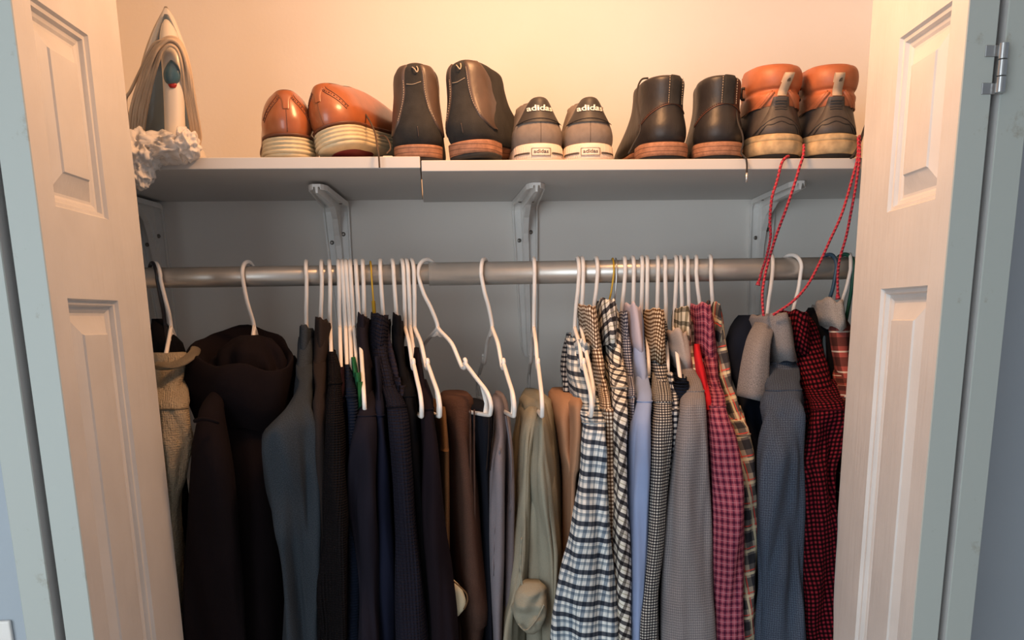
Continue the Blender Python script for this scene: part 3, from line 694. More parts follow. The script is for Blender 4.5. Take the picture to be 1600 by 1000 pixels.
mt = trousers('mauve_trousers', 'grey mauve twill trousers with puckered seams', F_mauve, 780,
  [([(622, 773, 784, 1.50), (634, 770, 790, 1.48), (680, 772, 796, 1.455), (730, 766, 796, 1.445), (800, 763, 792, 1.44), (880, 764, 790, 1.44), (1000, 770, 786, 1.45), (T, 770, 790, 1.46)], 1.60),
   ([(619, 780, 790, 1.53), (632, 780, 797, 1.50), (680, 788, 804, 1.475), (780, 790, 808, 1.46), (880, 786, 806, 1.46), (T, 776, 800, 1.47)], 1.66)], seed=41, fold=.006, ff=34)
seam(mt, [(781, 700), (778, 760), (772, 830), (770, 900)], 1.441, F_mauve, .0013, 2); seam(mt, [(790, 650), (799, 720), (797, 800)], 1.458, F_mauve, .0013, 2)
ot = trousers('olive_trousers', 'olive khaki trousers gathered in layered folds over a hanger', F_olive, 836,
  [([(652, 842, 852, 1.455), (664, 838, 856, 1.44), (700, 836, 862, 1.43), (760, 834, 872, 1.42), (850, 846, 884, 1.42), (900, 850, 884, 1.42), (1000, 852, 876, 1.425), (T, 850, 876, 1.43)], 1.60),
   ([(636, 826, 846, 1.50), (650, 819, 850, 1.475), (700, 812, 842, 1.455), (780, 806, 840, 1.445), (860, 800, 834, 1.44), (930, 788, 826, 1.435), (1000, 776, 815, 1.435), (T, 770, 810, 1.44)], 1.66),
   ([(624, 828, 852, 1.52), (634, 822, 862, 1.50), (680, 826, 872, 1.475), (760, 828, 880, 1.46), (850, 820, 884, 1.455), (T, 815, 880, 1.46)], 1.70),
   ([(617, 832, 854, 1.55), (628, 826, 868, 1.53), (680, 816, 878, 1.50), (780, 806, 884, 1.48), (900, 800, 886, 1.48), (T, 800, 884, 1.48)], 1.72)], seed=45, fold=.0075, ff=34)
mk('pocket_flap', rings(pxrings([(912, 820, 846, 1.425, .03, 0), (925, 812, 856, 1.412, .04, 0), (950, 806, 858, 1.405, .045, 0), (968, 806, 852, 1.405, .045, 0), (985, 814, 844, 1.41, .04, 0), (992, 820, 838, 1.415, .03, 0)], fold=.005, seed=51, ff=26, fz=26, step=3)), F_olive, ot)
seam(ot, [(815, 840), (813, 880), (816, 915)], 1.432, F_olive, .0015, 2); seam(ot, [(810, 975), (822, 985), (838, 968), (850, 945)], 1.40, F_olive, .0014, 1)
trousers('tan_trousers', 'tan twill trousers draped left of the blue-black plaid shirt', F_tan, 890,
  [([(616, 872, 905, 1.53), (624, 868, 914, 1.50), (650, 866, 900, 1.48), (700, 874, 900, 1.47), (800, 884, 908, 1.46), (T, 880, 910, 1.47)], 1.70),
   ([(622, 896, 912, 1.48), (632, 892, 916, 1.455), (680, 893, 916, 1.44), (730, 888, 914, 1.44), (800, 886, 905, 1.445), (T, 880, 900, 1.45)], 1.62)], seed=55)
# plaid shirts and the rest
g('plaid_shirt', 'blue-black and white plaid shirt with a wide front sleeve, right of the tan trousers', 'shirt', F_plaid1, 908,
  [(528, 888, 912, 1.58), (545, 884, 926, 1.56), (580, 884, 930, 1.53), (620, 896, 940, 1.48), (665, 910, 950, 1.43)],
  [(662, 914, 950, 1.40), (700, 911, 954, 1.385), (760, 904, 958, 1.38), (830, 893, 962, 1.375), (900, 880, 966, 1.375), (1000, 864, 969, 1.375), (T, 850, 975, 1.38)], seed=60, sfold=.004, fold=.005,
  collar=[dict(xl=900, xr=928, top=536, bot=598, Y=1.535, d=.055)], tail=[(760, 905, 950, 1.43), (T, 880, 960, 1.43)])
g('dark_plaid_shirt', 'dark blue plaid shirt edge hanging behind the tan trousers', 'shirt', F_grid, 898,
  [(520, 890, 902, 1.63), (545, 884, 904, 1.61), (580, 880, 906, 1.59), (620, 876, 905, 1.57)], [], tail=[(700, 882, 905, 1.56), (T, 884, 905, 1.56)], seed=61, fold=.005)
g('gingham_shirt', 'brown and white small gingham shirt with a tall folded collar', 'shirt', F_ging, 928,
  [(482, 916, 931, 1.59), (496, 912, 937, 1.575), (540, 922, 943, 1.545), (600, 936, 952, 1.48), (650, 944, 958, 1.44)],
  [(640, 943, 958, 1.42), (700, 946, 966, 1.41), (T, 950, 970, 1.41)], seed=62, collar=[dict(xl=910, xr=937, top=481, bot=560, Y=1.55, d=.055, bl=922, br=945)])
g('bold_plaid_shirt', 'bold black and cream plaid shirt on the gold wire hanger', 'shirt', F_plaid2, 956,
  [(474, 948, 964, 1.59), (490, 944, 970, 1.575), (540, 950, 976, 1.54), (600, 956, 981, 1.48), (640, 960, 984, 1.44)],
  [(606, 960, 984, 1.42), (660, 963, 986, 1.395), (800, 962, 988, 1.39), (900, 964, 989, 1.39), (1000, 967, 989, 1.39), (T, 970, 990, 1.39)], seed=63, sfold=.004,
  collar=[dict(xl=943, xr=970, top=473, bot=535, Y=1.55, d=.055)])
g('navy_check_shirt', 'narrow navy fine check shirt left of the periwinkle shirt', 'shirt', F_ncheck, 972,
  [(492, 971, 980, 1.585), (520, 972, 986, 1.56), (560, 975, 991, 1.53), (620, 983, 996, 1.46)], [(620, 984, 996, 1.43), (700, 985, 993, 1.42), (T, 985, 993, 1.42)], seed=64, collar=dict(xl=970, xr=985, top=492, bot=548, Y=1.56, d=.045))
ps = g('blue_shirt', 'pale periwinkle blue shirt with a lilac grey collar', 'shirt', F_peri, 992,
  [(482, 989, 1001, 1.59), (500, 985, 1008, 1.57), (550, 991, 1012, 1.54), (600, 998, 1018, 1.48), (640, 1002, 1022, 1.43)],
  [(628, 1000, 1022, 1.41), (665, 993, 1021, 1.39), (720, 988, 1021, 1.385), (850, 989, 1020, 1.385), (920, 989, 1014, 1.385), (1000, 990, 1003, 1.39), (T, 990, 1002, 1.395)], seed=65, sfold=.003,
  collar=[dict(xl=983, xr=1006, top=479, bot=562, Y=1.55, d=.05, bl=988, br=1012)], cmat=F_perc)
g('micro_check_shirt', 'brown and cream micro check shirt with a bulky folded collar', 'shirt', F_micro, 1028,
  [(492, 1022, 1038, 1.59), (510, 1014, 1044, 1.57), (560, 1014, 1046, 1.54), (600, 1024, 1050, 1.49), (640, 1026, 1052, 1.43)],
  [(628, 1026, 1052, 1.41), (680, 1024, 1054, 1.39), (750, 1021, 1050, 1.385), (850, 1016, 1042, 1.385), (920, 1010, 1036, 1.385), (1000, 1003, 1036, 1.385), (T, 995, 1034, 1.39)], seed=66, sfold=.003,
  collar=[dict(xl=1018, xr=1044, top=488, bot=560, Y=1.545, d=.055, bl=1014, br=1046)], cmat=F_microc)
g('grid_shirt', 'black and white grid shirt peeking behind the grey pullover', 'shirt', F_grid, 1042,
  [(584, 1044, 1054, 1.50), (610, 1044, 1062, 1.46), (640, 1046, 1064, 1.43)], [(640, 1046, 1064, 1.42), (700, 1046, 1062, 1.41), (T, 1040, 1060, 1.42)], seed=67)
g('navy_shirt', 'dark navy shirt sliver beside the bare hanger arm', 'shirt', F_navyrib, 1055,
  [(585, 1060, 1072, 1.50), (610, 1060, 1078, 1.46), (640, 1060, 1080, 1.44)], [(640, 1060, 1080, 1.44), (T, 1060, 1090, 1.44)], seed=68)
g('grey_pullover', 'grey textured pullover with a smooth brown grey collar and broad sleeve', 'sweater', F_tex, 1064,
  [(526, 1060, 1078, 1.575), (545, 1056, 1084, 1.56), (580, 1068, 1090, 1.51), (618, 1076, 1104, 1.45)],
  [(612, 1075, 1104, 1.42), (632, 1071, 1108, 1.40), (680, 1064, 1112, 1.385), (760, 1054, 1115, 1.38), (850, 1045, 1119, 1.38), (920, 1041, 1122, 1.38), (1000, 1040, 1126, 1.38), (T, 1038, 1132, 1.385)], seed=69, sfold=.003,
  collar=[dict(xl=1051, xr=1079, top=521, bot=572, Y=1.53, d=.05, bl=1060, br=1086)], cmat=F_texc)
g('cream_plaid_shirt', 'small cream and grey plaid shirt collar between the pullover and the red top', 'shirt', F_cplaid, 1076,
  [(486, 1069, 1077, 1.59), (505, 1064, 1082, 1.57), (545, 1070, 1088, 1.55), (600, 1084, 1096, 1.50)], [], tail=[(700, 1090, 1106, 1.47), (T, 1100, 1115, 1.47)], seed=70, collar=dict(xl=1063, xr=1083, top=487, bot=530, Y=1.555, d=.045))
g('black_shirt', 'black shirt collar sliver left of the pink plaid shirt', 'shirt', F_black, 1092,
  [(480, 1081, 1094, 1.60), (500, 1078, 1100, 1.585), (540, 1082, 1102, 1.57), (600, 1096, 1108, 1.52)], [], tail=[(700, 1104, 1118, 1.49), (T, 1110, 1120, 1.49)], seed=71)
g('polo_shirt', 'bright red top between the grey pullover and the pink plaid shirt', 'top', F_red, 1090,
  [(538, 1084, 1093, 1.54), (556, 1084, 1099, 1.51), (600, 1092, 1110, 1.46), (640, 1102, 1116, 1.43)], [(640, 1103, 1116, 1.425), (700, 1108, 1120, 1.42), (T, 1112, 1124, 1.42)], seed=72)
g('pink_plaid_shirt', 'pink and purple plaid shirt with a tall curved collar', 'shirt', F_pink, 1106,
  [(480, 1098, 1112, 1.59), (496, 1092, 1120, 1.575), (550, 1096, 1124, 1.54), (600, 1106, 1130, 1.48), (642, 1114, 1140, 1.43)],
  [(636, 1114, 1140, 1.41), (660, 1114, 1147, 1.395), (700, 1116, 1158, 1.385), (800, 1121, 1168, 1.38), (900, 1123, 1169, 1.38), (1000, 1125, 1169, 1.38), (T, 1126, 1170, 1.385)], seed=73, sfold=.003,
  collar=[dict(xl=1090, xr=1118, top=479, bot=575, Y=1.545, d=.055, bl=1096, br=1124)])
g('flannel_shirt', 'cream, red and grey plaid flannel shirt right of the pink plaid shirt', 'shirt', F_flan, 1120,
  [(477, 1117, 1128, 1.60), (495, 1114, 1133, 1.585), (550, 1122, 1142, 1.55), (620, 1132, 1160, 1.49), (690, 1148, 1176, 1.44)],
  [(680, 1150, 1176, 1.43), (740, 1158, 1186, 1.415), (800, 1162, 1189, 1.41), (900, 1160, 1188, 1.41), (1000, 1160, 1190, 1.41), (T, 1160, 1192, 1.41)], seed=74, collar=dict(xl=1114, xr=1133, top=477, bot=530, Y=1.575, d=.045))
g('navy_sweatshirt', 'dark navy sweatshirt behind the blue-grey collared shirt', 'sweatshirt', F_navy2, 1192,
  [(492, 1164, 1196, 1.61), (510, 1150, 1206, 1.595), (550, 1138, 1210, 1.575), (600, 1138, 1214, 1.545), (650, 1150, 1214, 1.515)], [], tail=[(720, 1168, 1216, 1.50), (850, 1184, 1216, 1.49), (T, 1188, 1220, 1.49)], seed=75, fold=.007)
cs = g('collared_shirt', 'blue-grey patterned shirt with a large open collar flap under the red laces', 'shirt', F_cham, 1222,
  [(500, 1196, 1232, 1.575), (520, 1194, 1240, 1.56), (560, 1200, 1252, 1.53), (600, 1202, 1258, 1.48), (650, 1200, 1262, 1.435)],
  [(610, 1204, 1258, 1.425), (650, 1202, 1260, 1.40), (700, 1197, 1262, 1.385), (760, 1194, 1262, 1.38), (850, 1192, 1263, 1.38), (1000, 1190, 1264, 1.38), (T, 1188, 1266, 1.385)], seed=76, sfold=.006, fold=.005, ff=22)
def flap():
    # thick folded collar flap, hanging out to the left
    L = [(1180, 503, 1.575), (1168, 525, 1.55), (1160, 555, 1.53), (1154, 590, 1.515), (1150, 618, 1.505)]
    Rr = [(1216, 497, 1.575), (1210, 515, 1.535), (1204, 540, 1.51), (1202, 580, 1.495), (1202, 630, 1.48)]
    n = 14; m = MB(); V = []; th = .004
    rows = 13
    Lc = cr(L, 3); Rc = cr(Rr, 3)
    for i in range(rows):
        for k in range(n):
            t = k/(n-1); a = Lc[i]; b = Rc[i]
            px = a[0]+(b[0]-a[0])*t; py = a[1]+(b[1]-a[1])*t; y = a[2]+(b[2]-a[2])*t-.020*math.sin(t*math.pi)
            V.append(P(px, py, y))
    NV = len(V); V += [v+Vector((.001, th, -.0005)) for v in V]
    F = []; UV = []
    for i in range(rows-1):
        for k in range(n-1):
            q = (i*n+k, (i+1)*n+k, (i+1)*n+k+1, i*n+k+1); F.append(q); UV.append([(k2*.004, -i2*.008) for i2, k2 in ((i, k), (i+1, k), (i+1, k+1), (i, k+1))])
            F.append(tuple(x+NV for x in q[::-1])); UV.append([(0, 0)]*4)
    bd = [i*n for i in range(rows)]+[(rows-1)*n+k for k in range(1, n)]+[i*n+n-1 for i in range(rows-2, -1, -1)]+[k for k in range(n-2, 0, -1)]
    for a, b in zip(bd, bd[1:]+bd[:1]): F.append((b, a, a+NV, b+NV)); UV.append([(0, 0)]*4)
    return m.add(V, F, UV)
mk('collar_flap', flap(), F_chamc, cs)
mk('collar', collar_mb(1192, 1248, 495, 560, Y=1.53, d=.062, seed=5, bl=1200, br=1256), F_chamc, cs)
g('red_gingham_shirt', 'red and black gingham shirt hanging near the right end', 'shirt', F_redg, 1250,
  [(494, 1244, 1270, 1.59), (508, 1236, 1282, 1.57), (550, 1246, 1300, 1.54), (600, 1260, 1318, 1.48), (650, 1268, 1328, 1.44)],
  [(640, 1276, 1328, 1.42), (700, 1272, 1326, 1.395), (740, 1266, 1320, 1.385), (830, 1268, 1316, 1.385), (900, 1268, 1312, 1.385), (1000, 1270, 1308, 1.385), (T, 1270, 1304, 1.39)], seed=77, sfold=.007,
  collar=[dict(xl=1232, xr=1276, top=491, bot=548, Y=1.55, d=.055)], ff=24)
g('black_jacket', 'black garment on the slate blue hanger behind the red gingham shirt', 'jacket', F_black, 1288,
  [(480, 1276, 1298, 1.61), (498, 1268, 1304, 1.595), (540, 1275, 1312, 1.575), (620, 1290, 1325, 1.53)], [], tail=[(750, 1295, 1325, 1.50), (T, 1290, 1320, 1.50)], seed=78)
fp = g('faded_plaid_shirt', 'faded red and grey plaid shirt at the right end beside the door', 'shirt', F_fade, 1312,
  [(492, 1300, 1322, 1.585), (510, 1294, 1330, 1.56), (560, 1304, 1334, 1.53), (620, 1318, 1340, 1.48)], [(620, 1318, 1342, 1.45), (750, 1322, 1342, 1.44), (T, 1318, 1340, 1.44)], seed=79, fold=.003)
mk('collar', collar_mb(1292, 1328, 474, 508, Y=1.56, d=.05, seed=9), F_fadec, fp, label='greyish denim collar')
# ------------------------------------------------------------------ shoes
L_tan = solid('tan_brogue_leather', (.36, .105, .035, 1), .34, var=.25, vs=28, bs=240, bd=.0003, coat=.3)
L_tandk = solid('dark_tan_leather', (.13, .04, .018, 1), .5)
CREAMS = solid('cream_rubber', (.62, .52, .34, 1), .6, var=.15, vs=60)
BURG = solid('burgundy_rubber', (.16, .012, .015, 1), .55)
SUEDE = solid('black_suede', (.020, .019, .018, 1), .95, var=.45, vs=45, bs=500, bd=.0008)
LBLK = solid('black_boot_leather', (.022, .019, .019, 1), .46, var=.3, vs=30, bs=70, bd=.0014, bstr=.6, spec=.4)
LDB = solid('dark_brown_leather', (.075, .048, .036, 1), .42, var=.3, vs=35, bs=120, bd=.0006)
def stack_mat():
    t = NT('stacked_leather_heel'); s = t.n('ShaderNodeSeparateXYZ', {0: t.coord()})
    f = t.math('FRACT', t.math('ADD', t.math('DIVIDE', s.outputs[2], .0062), t.math('MULTIPLY', t.noise(40, 3), .25)))
    ln = t.math('LESS_THAN', f, .16); n = t.noise(90, 5, None, .7)
    c = t.mix(t.ramp(n, .3, .75), (.20, .085, .045, 1), (.40, .19, .11, 1))
    c = t.mix(t.math('MULTIPLY', ln, .75), c, (.06, .025, .015, 1)); t.set('Base Color', c); t.set('Roughness', .7); t.bump(n, .5, .0006); return t.m
STACK = stack_mat()
OUTS = solid('dark_outsole', (.022, .02, .019, 1), .8, var=.3, vs=80, bs=200, bd=.001)
GSU = solid('grey_suede', (.215, .17, .14, 1), .95, var=.15, vs=90, bs=600, bd=.0005)
FOX = solid('pale_foxing_rubber', (.66, .54, .46, 1), .6, var=.06, vs=60)
DTAB = solid('dark_heel_tab', (.040, .034, .030, 1), .6, var=.1, vs=80)
WHITEP = solid('white_print', (.85, .80, .72, 1), .6, var=0)
DKPRINT = solid('dark_print', (.05, .04, .035, 1), .6, var=0)
L_org = solid('orange_brown_leather', (.42, .125, .050, 1), .5, var=.25, vs=35, bs=150, bd=.0006)
L_hik = solid('charcoal_brown_rubber', (.060, .048, .042, 1), .55, var=.3, vs=40, bs=160, bd=.0006)
MIDS = solid('scuffed_beige_midsole', (.50, .36, .20, 1), .75, var=.45, vs=60, bs=120, bd=.0008)
LACEB = solid('black_lace', (.02, .016, .014, 1), .8, bs=700, bd=.0006)
LACEBR = solid('brown_lace', (.07, .042, .025, 1), .8)
STITCH = solid('pale_stitching', (.42, .33, .24, 1), .8, var=0)
INS = solid('shoe_lining', (.035, .025, .02, 1), .9)
BEIGETAB = solid('beige_webbing', (.46, .34, .24, 1), .8, bs=500, bd=.0005)
def lace_mat():
    t = NT('red_patterned_lace'); s = t.n('ShaderNodeSeparateXYZ', {0: t.coord('UV')})
    a = t.math('ADD', t.math('MULTIPLY', s.outputs[1], 170), s.outputs[0])
    b = t.math('SUBTRACT', t.math('MULTIPLY', s.outputs[1], 170), s.outputs[0])
    m = t.math('LESS_THAN', t.math('FRACT', a), .42); m2 = t.math('LESS_THAN', t.math('FRACT', b), .42)
    c = t.mix(t.math('MULTIPLY', m, .9), (.40, .006, .026, 1), (.08, .008, .015, 1)); c = t.mix(t.math('MULTIPLY', t.math('MULTIPLY', m2, m2), .45), c, (.72, .12, .14, 1))
    t.set('Base Color', c); t.set('Roughness', .75); t.bump(t.math('SINE', t.math('MULTIPLY', a, 6.28)), .5, .0008); return t.m
REDL = lace_mat()
def foot_ring(y0, y1, wh, wb, z, n=44, tilt=0, toe=.36, dx=0, ex=.5, curve=0):
    """plan outline: heel at y0, toe at y1"""
    Ln = y1-y0; hr = min(.052, Ln*.42); tr = max(.03, Ln*toe); r = []
    for k in range(n):
        ph = 2*math.pi*(k+.5)/n+math.pi/2
        s = (1-math.sin(-ph))/2 if False else (1+math.sin(ph))/2
        t = s*Ln
        u = min(1, max(0, (t-hr)/max(.01, Ln-hr-tr))); u = u*u*(3-2*u)
        w = wh+(wb-wh)*u
        if t < hr: w *= (max(0, 1-(1-t/hr)**2.3))**ex
        if Ln-t < tr: w *= (max(0, 1-(1-(Ln-t)/tr)**2.2))**ex
        sd = math.copysign(1, math.cos(ph))
        r.append((dx+sd*w+curve*s*s, y0+t, z+tilt*t))
    return r
class Shoe:
    def __init__(s, name, label, cat, px, Y, base_z, rot=0, lean=(0, 0), group=None, zs=1):
        c = P(px, 245, Y); s.loc = Vector((c.x, Y, base_z))
        s.root = empty(name, s.loc, label, cat, group)
        s.M = Matrix.Translation(s.loc) @ Matrix.Rotation(rot, 4, 'Z') @ Matrix.Rotation(lean[0], 4, 'X') @ Matrix.Rotation(lean[1], 4, 'Y') @ Matrix.Diagonal((1, 1, zs, 1))
        s.bv = []
    def put(s, name, mb, mat, parent=None, **kw):
        mb.move(s.M); return mk(name, mb, mat, parent or s.root, **kw)
    def loft(s, name, lv, mat, parent=None, cap0=True, cap1=False, sub=5, surf=True, **kw):
        rs = []
        tl = cr([tuple(l)+(0,)*(7-len(l)) for l in lv], sub)
        for (z, y0, y1, wh, wb, tilt, dx) in tl: rs.append(foot_ring(y0, y1, wh, wb, z, tilt=tilt, dx=dx))
        mb = rings(rs, cap0=cap0, cap1=cap1)
        if surf:
            s.bv.append(BVHTree.FromPolygons([tuple(v) for v in mb.v], mb.f))
        return s.put(name, mb, mat, parent, **kw)
    def hit(s, x, z, off=.0008, d=(0, 1, 0)):
        best = None
        for b in s.bv:
            o = Vector((x, -.3, z)) if d[1] else Vector((math.copysign(.3, -d[0]), x, z))
            h = b.ray_cast(o, Vector(d))
            if h[0] is not None and (best is None or h[3] < best[3]): best = h
        if best is None: return None
        nn = best[1]
        if nn.dot(Vector(d)) > 0: nn = -nn
        return best[0]+nn*off
    def patch(s, name, rows, mat, off=.0014, m=8, parent=None, sub=3, **kw):
        """rows: (z, xl, xr) laid on the back of the shoe"""
        R = cr(rows, sub); V = []; F = []; n = len(R); 
        for (z, a, b) in R:
            for k in range(m+1):
                t = k/m; e_ = off*(1 if 0 < k < m else .15)
                q = s.hit(a+(b-a)*t, z, e_)
                if q is None: q = V[-1].copy() if V else Vector((a+(b-a)*t, .02, z))
                V.append(q)
        for i in range(n-1):
            for k in range(m): F.append((i*(m+1)+k, i*(m+1)+k+1, (i+1)*(m+1)+k+1, (i+1)*(m+1)+k))
        mb = MB().add(V, F); return s.put(name, mb, mat, parent, **kw)
    def line(s, name, pts, mat, r=.0006, off=.0006, parent=None, dash=0, **kw):
        q = []
        for (x, z) in cr(pts, 6):
            h = s.hit(x, z, off)
            if h is not None: q.append(h)
        if len(q) < 3: return
        mb = MB()
        if dash:
            for i in range(0, len(q)-1): tube([q[i], q[i].lerp(q[i+1], .6)], r, 5, 1, mb=mb)
        else: tube(q, r, 5, 1, mb=mb)
        return s.put(name, mb, mat, parent, **kw)
    def text(s, body, x, z, size, mat, off=.0010, shear=0, name='lettering', bold=.0, parent=None):
        cu = D.curves.new('t', 'FONT'); cu.body = body; cu.size = size; cu.align_x = 'CENTER'; cu.align_y = 'CENTER'; cu.offset = bold
        cu.resolution_u = 3
        o = D.objects.new('t', cu); COL.objects.link(o)
        dg = bpy.context.evaluated_depsgraph_get(); me = D.meshes.new_from_object(o.evaluated_get(dg))
        V = []
        for v in me.vertices:
            q = s.hit(x+v.co.x, z+v.co.y, off) or Vector((x+v.co.x, 0, z+v.co.y)); V.append(q)
        F = [tuple(p.vertices) for p in me.polygons]
        D.objects.remove(o); D.curves.remove(cu)
        return s.put(name, MB().add(V, F), mat, parent, smooth=False)
    def collar_in(s, top, mat=None):
        """inner wall below the top opening"""
        (z, y0, y1, wh, wb) = top[:5]; tilt = top[5] if len(top) > 5 else 0
        rs = []
        for k, (dz, e) in enumerate(((0, 0), (.0015, .0015), (0, .004), (-.02, .006), (-.05, .009))):
            rs.append(foot_ring(y0+e, y1-e, wh-e, wb-e, z+dz, tilt=tilt))
        return s.put('lining', rings(rs, cap0=False), mat or INS)
def X_(px, Y=1.5): return P(px, 245, Y).x
# --- brown brogues
def brogue(px, Y, rot, label, lean=(0, 0), dz=0):
    s = Shoe('brogue_shoe', label, 'shoe', px, Y, SHL+dz, rot, lean, 'shoes on the shelf', .91)
    # outsole + wavy cream midsole
    s.loft('outsole', [(0, .020, .285, .026, .036), (.003, .006, .298, .034, .043), (.006, .004, .300, .036, .045), (.008, .004, .300, .036, .045)], CREAMS, cap1=True, sub=2)
    s.loft('outsole_pad', [(-.0012, .028, .110, .022, .024), (.0008, .026, .112, .023, .025)], BURG, cap1=True, sub=1, surf=False)
    s.loft('outsole_pad', [(-.0012, .150, .270, .028, .030), (.0008, .148, .272, .029, .031)], BURG, cap1=True, sub=1, surf=False)
    lv = []
    for i in range(4):
        z = .008+i*.0062
        lv += [(z, .0030+i*.001, .300-i*.001, .0362-i*.0006, .0452-i*.001), (z+.0022, .0005+i*.001, .302-i*.001, .0385-i*.0006, .0470-i*.001), (z+.0045, .0015+i*.001, .301, .0375-i*.0006, .0462-i*.001)]
    s.loft('midsole', lv, CREAMS, cap1=True, sub=2)
    s.loft('welt', [(.0325, .005, .296, .0350, .0435), (.0335, .003, .298, .0368, .0452), (.036, .003, .298, .0368, .0450), (.037, .006, .294, .035, .043)], L_tandk, cap1=True, sub=2)
    s.loft('upper', [(.035, .006, .290, .0330, .0410), (.044, .003, .284, .0355, .0420), (.056, .002, .268, .0360, .0400, .02), (.068, .004, .235, .0340, .0350, .05), (.080, .007, .190, .0300, .0300, .08), (.090, .011, .150, .0240, .0250, .09), (.0965, .015, .125, .0185, .0215, .06), (.0985, .018, .118, .016, .020, .05)], L_tan, cap0=True)
    s.collar_in((.0985, .018, .118, .016, .020, .05))
    # heel counter seam, perforated wing
    s.patch('heel_cap', [(.070, -.0045, .0045), (.083, -.006, .006), (.091, -.012, .012), (.0975, -.015, .015)], L_tan, off=.0012)
    for sg in (-1, 1):
        s.line('brogue_seam', [(sg*.010, .094), (sg*.013, .088), (sg*.020, .080), (sg*.027, .070), (sg*.0325, .058)], L_tandk, r=.0005, off=.0004)
        s.line('brogue_seam', [(sg*.006, .094), (sg*.009, .085), (sg*.017, .076), (sg*.025, .066), (sg*.031, .054)], L_tandk, r=.0005, off=.0004)
        mb = MB()
        for i, (x, z) in enumerate(cr([(.008, .091), (.011, .085), (.0185, .078), (.026, .068), (.0315, .057)], 3)):
            q = s.hit(sg*x, z, .0006)
            if q is not None: disc(q, (0, -1, 0), .0011 if i % 2 else .0007, .0004, 8, mb)
        s.put('perforations', mb, L_tandk)
    s.line('back_seam', [(0, .038), (0, .055), (0, .070)], L_tandk, r=.0004, off=.0003)
    # tongue and eyelet facing
    s.put('tongue', box((-.016, .105, .088), (.016, .150, .094), .0025).move(Matrix.Rotation(-.12, 4, 'X')), L_tan)
    mb = MB()
    for i in range(4):
        y = .135+i*.016; z = .0965-i*.0075
        tube([(-.014, y, z-.002), (0, y+.003, z+.003), (.014, y, z-.002)], .0013, 6, 3, mb=mb)
    s.put('laces', mb, LACEBR)
    return s
b1 = brogue(452, 1.505, .12, 'left tan brown brogue shoe with cream ridged sole, heel to the front')
b2 = brogue(514, 1.506, -.42, 'right tan brown brogue shoe, turned sideways and tipped so its red sole shows', lean=(0, -.24), dz=.011)
mk('loose_lace', tube([P(553, 158, 1.60), P(572, 180, 1.56), P(585, 205, 1.52), P(590, 232, 1.492), P(592, 246, 1.489), P(593, 262, 1.489)], .0013, 7, 6), LACEBR, b2.root)
mk('loose_lace', tube([P(592, 214, 1.56), P(600, 212, 1.55), P(607, 220, 1.53), P(610, 232, 1.52), P(604, 240, 1.515)], .0012, 7, 6), LACEBR, b2.root)
# --- black suede chukka boots with leather straps
def suede_boot(px, Y, rot, label, lean=(0, 0), dz=0):
    s = Shoe('suede_boot', label, 'boot', px, Y, SHR+dz, rot, lean, 'shoes on the shelf', .90)
    s.loft('outsole', [(0, .006, .085, .033, .033), (.005, .004, .086, .0345, .0345), (.0065, .004, .086, .0345, .0345)], OUTS, cap1=True, sub=1)
    s.loft('stacked_heel', [(.0065, .003, .088, .0345, .0345), (.018, .002, .090, .0350, .0350), (.025, .002, .09, .0350, .0350)], STACK, cap1=True, sub=2)
    s.loft('sole', [(.014, .10, .288, .034, .044), (.016, .09, .292, .035, .046), (.021, .085, .292, .035, .046), (.0235, .06, .29, .034, .045)], STACK, cap1=True, sub=1)
    s.loft('upper', [(.0245, .007, .283, .0325, .0410), (.034, .001, .278, .0360, .0420), (.048, -.001, .262, .0370, .0400), (.060, .001, .235, .0365, .0375), (.074, .005, .195, .0350, .0350), (.092, .009, .155, .0335, .0335), (.112, .011, .135, .0330, .0335), (.128, .012, .130, .0325, .0335, -.03), (.138, .014, .128, .0300, .0315, -.05), (.1435, .019, .122, .0240, .026, -.06), (.145, .024, .118, .020, .022, -.06)], SUEDE)
    s.collar_in((.145, .024, .118, .020, .022, -.06))
    s.patch('strap', [(.042, -.0365, -.0345), (.058, -.0355, -.026), (.078, -.0345, -.020), (.100, -.0325, -.0155), (.120, -.0315, -.0155), (.134, -.0270, -.0145), (.1405, -.022, -.011)], LDB, off=.0022)
    s.patch('strap', [(.042, .0350, .0365), (.058, .024, .0355), (.078, .016, .0345), (.100, .0105, .0325), (.120, .009, .0315), (.134, .008, .0270), (.1405, .006, .022)], LDB, off=.0022)
    s.line('stitching', [(.0235, .060), (.0155, .080), (.0115, .100), (.010, .120), (.009, .132)], STITCH, r=.0004, off=.0028, dash=1)
    s.line('stitching', [(-.0255, .060), (-.0195, .080), (-.0160, .100), (-.0160, .120)], STITCH, r=.0004, off=.0028, dash=1)
    s.line('cross_stitching', [(-.013, .1135), (-.004, .1125), (.007, .1165)], STITCH, r=.0004, off=.0008)
    q = [s.hit(-.004, .137, .001), s.hit(-.001, .133, .004), s.hit(.002, .129, .003), s.hit(.003, .133, .003), s.hit(.002, .138, .001)]
    s.put('pull_loop', tube(q, .0008, 6, 4), STITCH)
    s.line('back_seam', [(.001, .036), (0, .050)], LDB, r=.0006, off=.0006)
    return s
suede_boot(654, 1.507, .0, 'left black suede boot with dark leather straps and stacked heel')
suede_boot(726, 1.505, -.42, 'right black suede boot, turned so its toe points right', lean=(0, -.08), dz=.004)
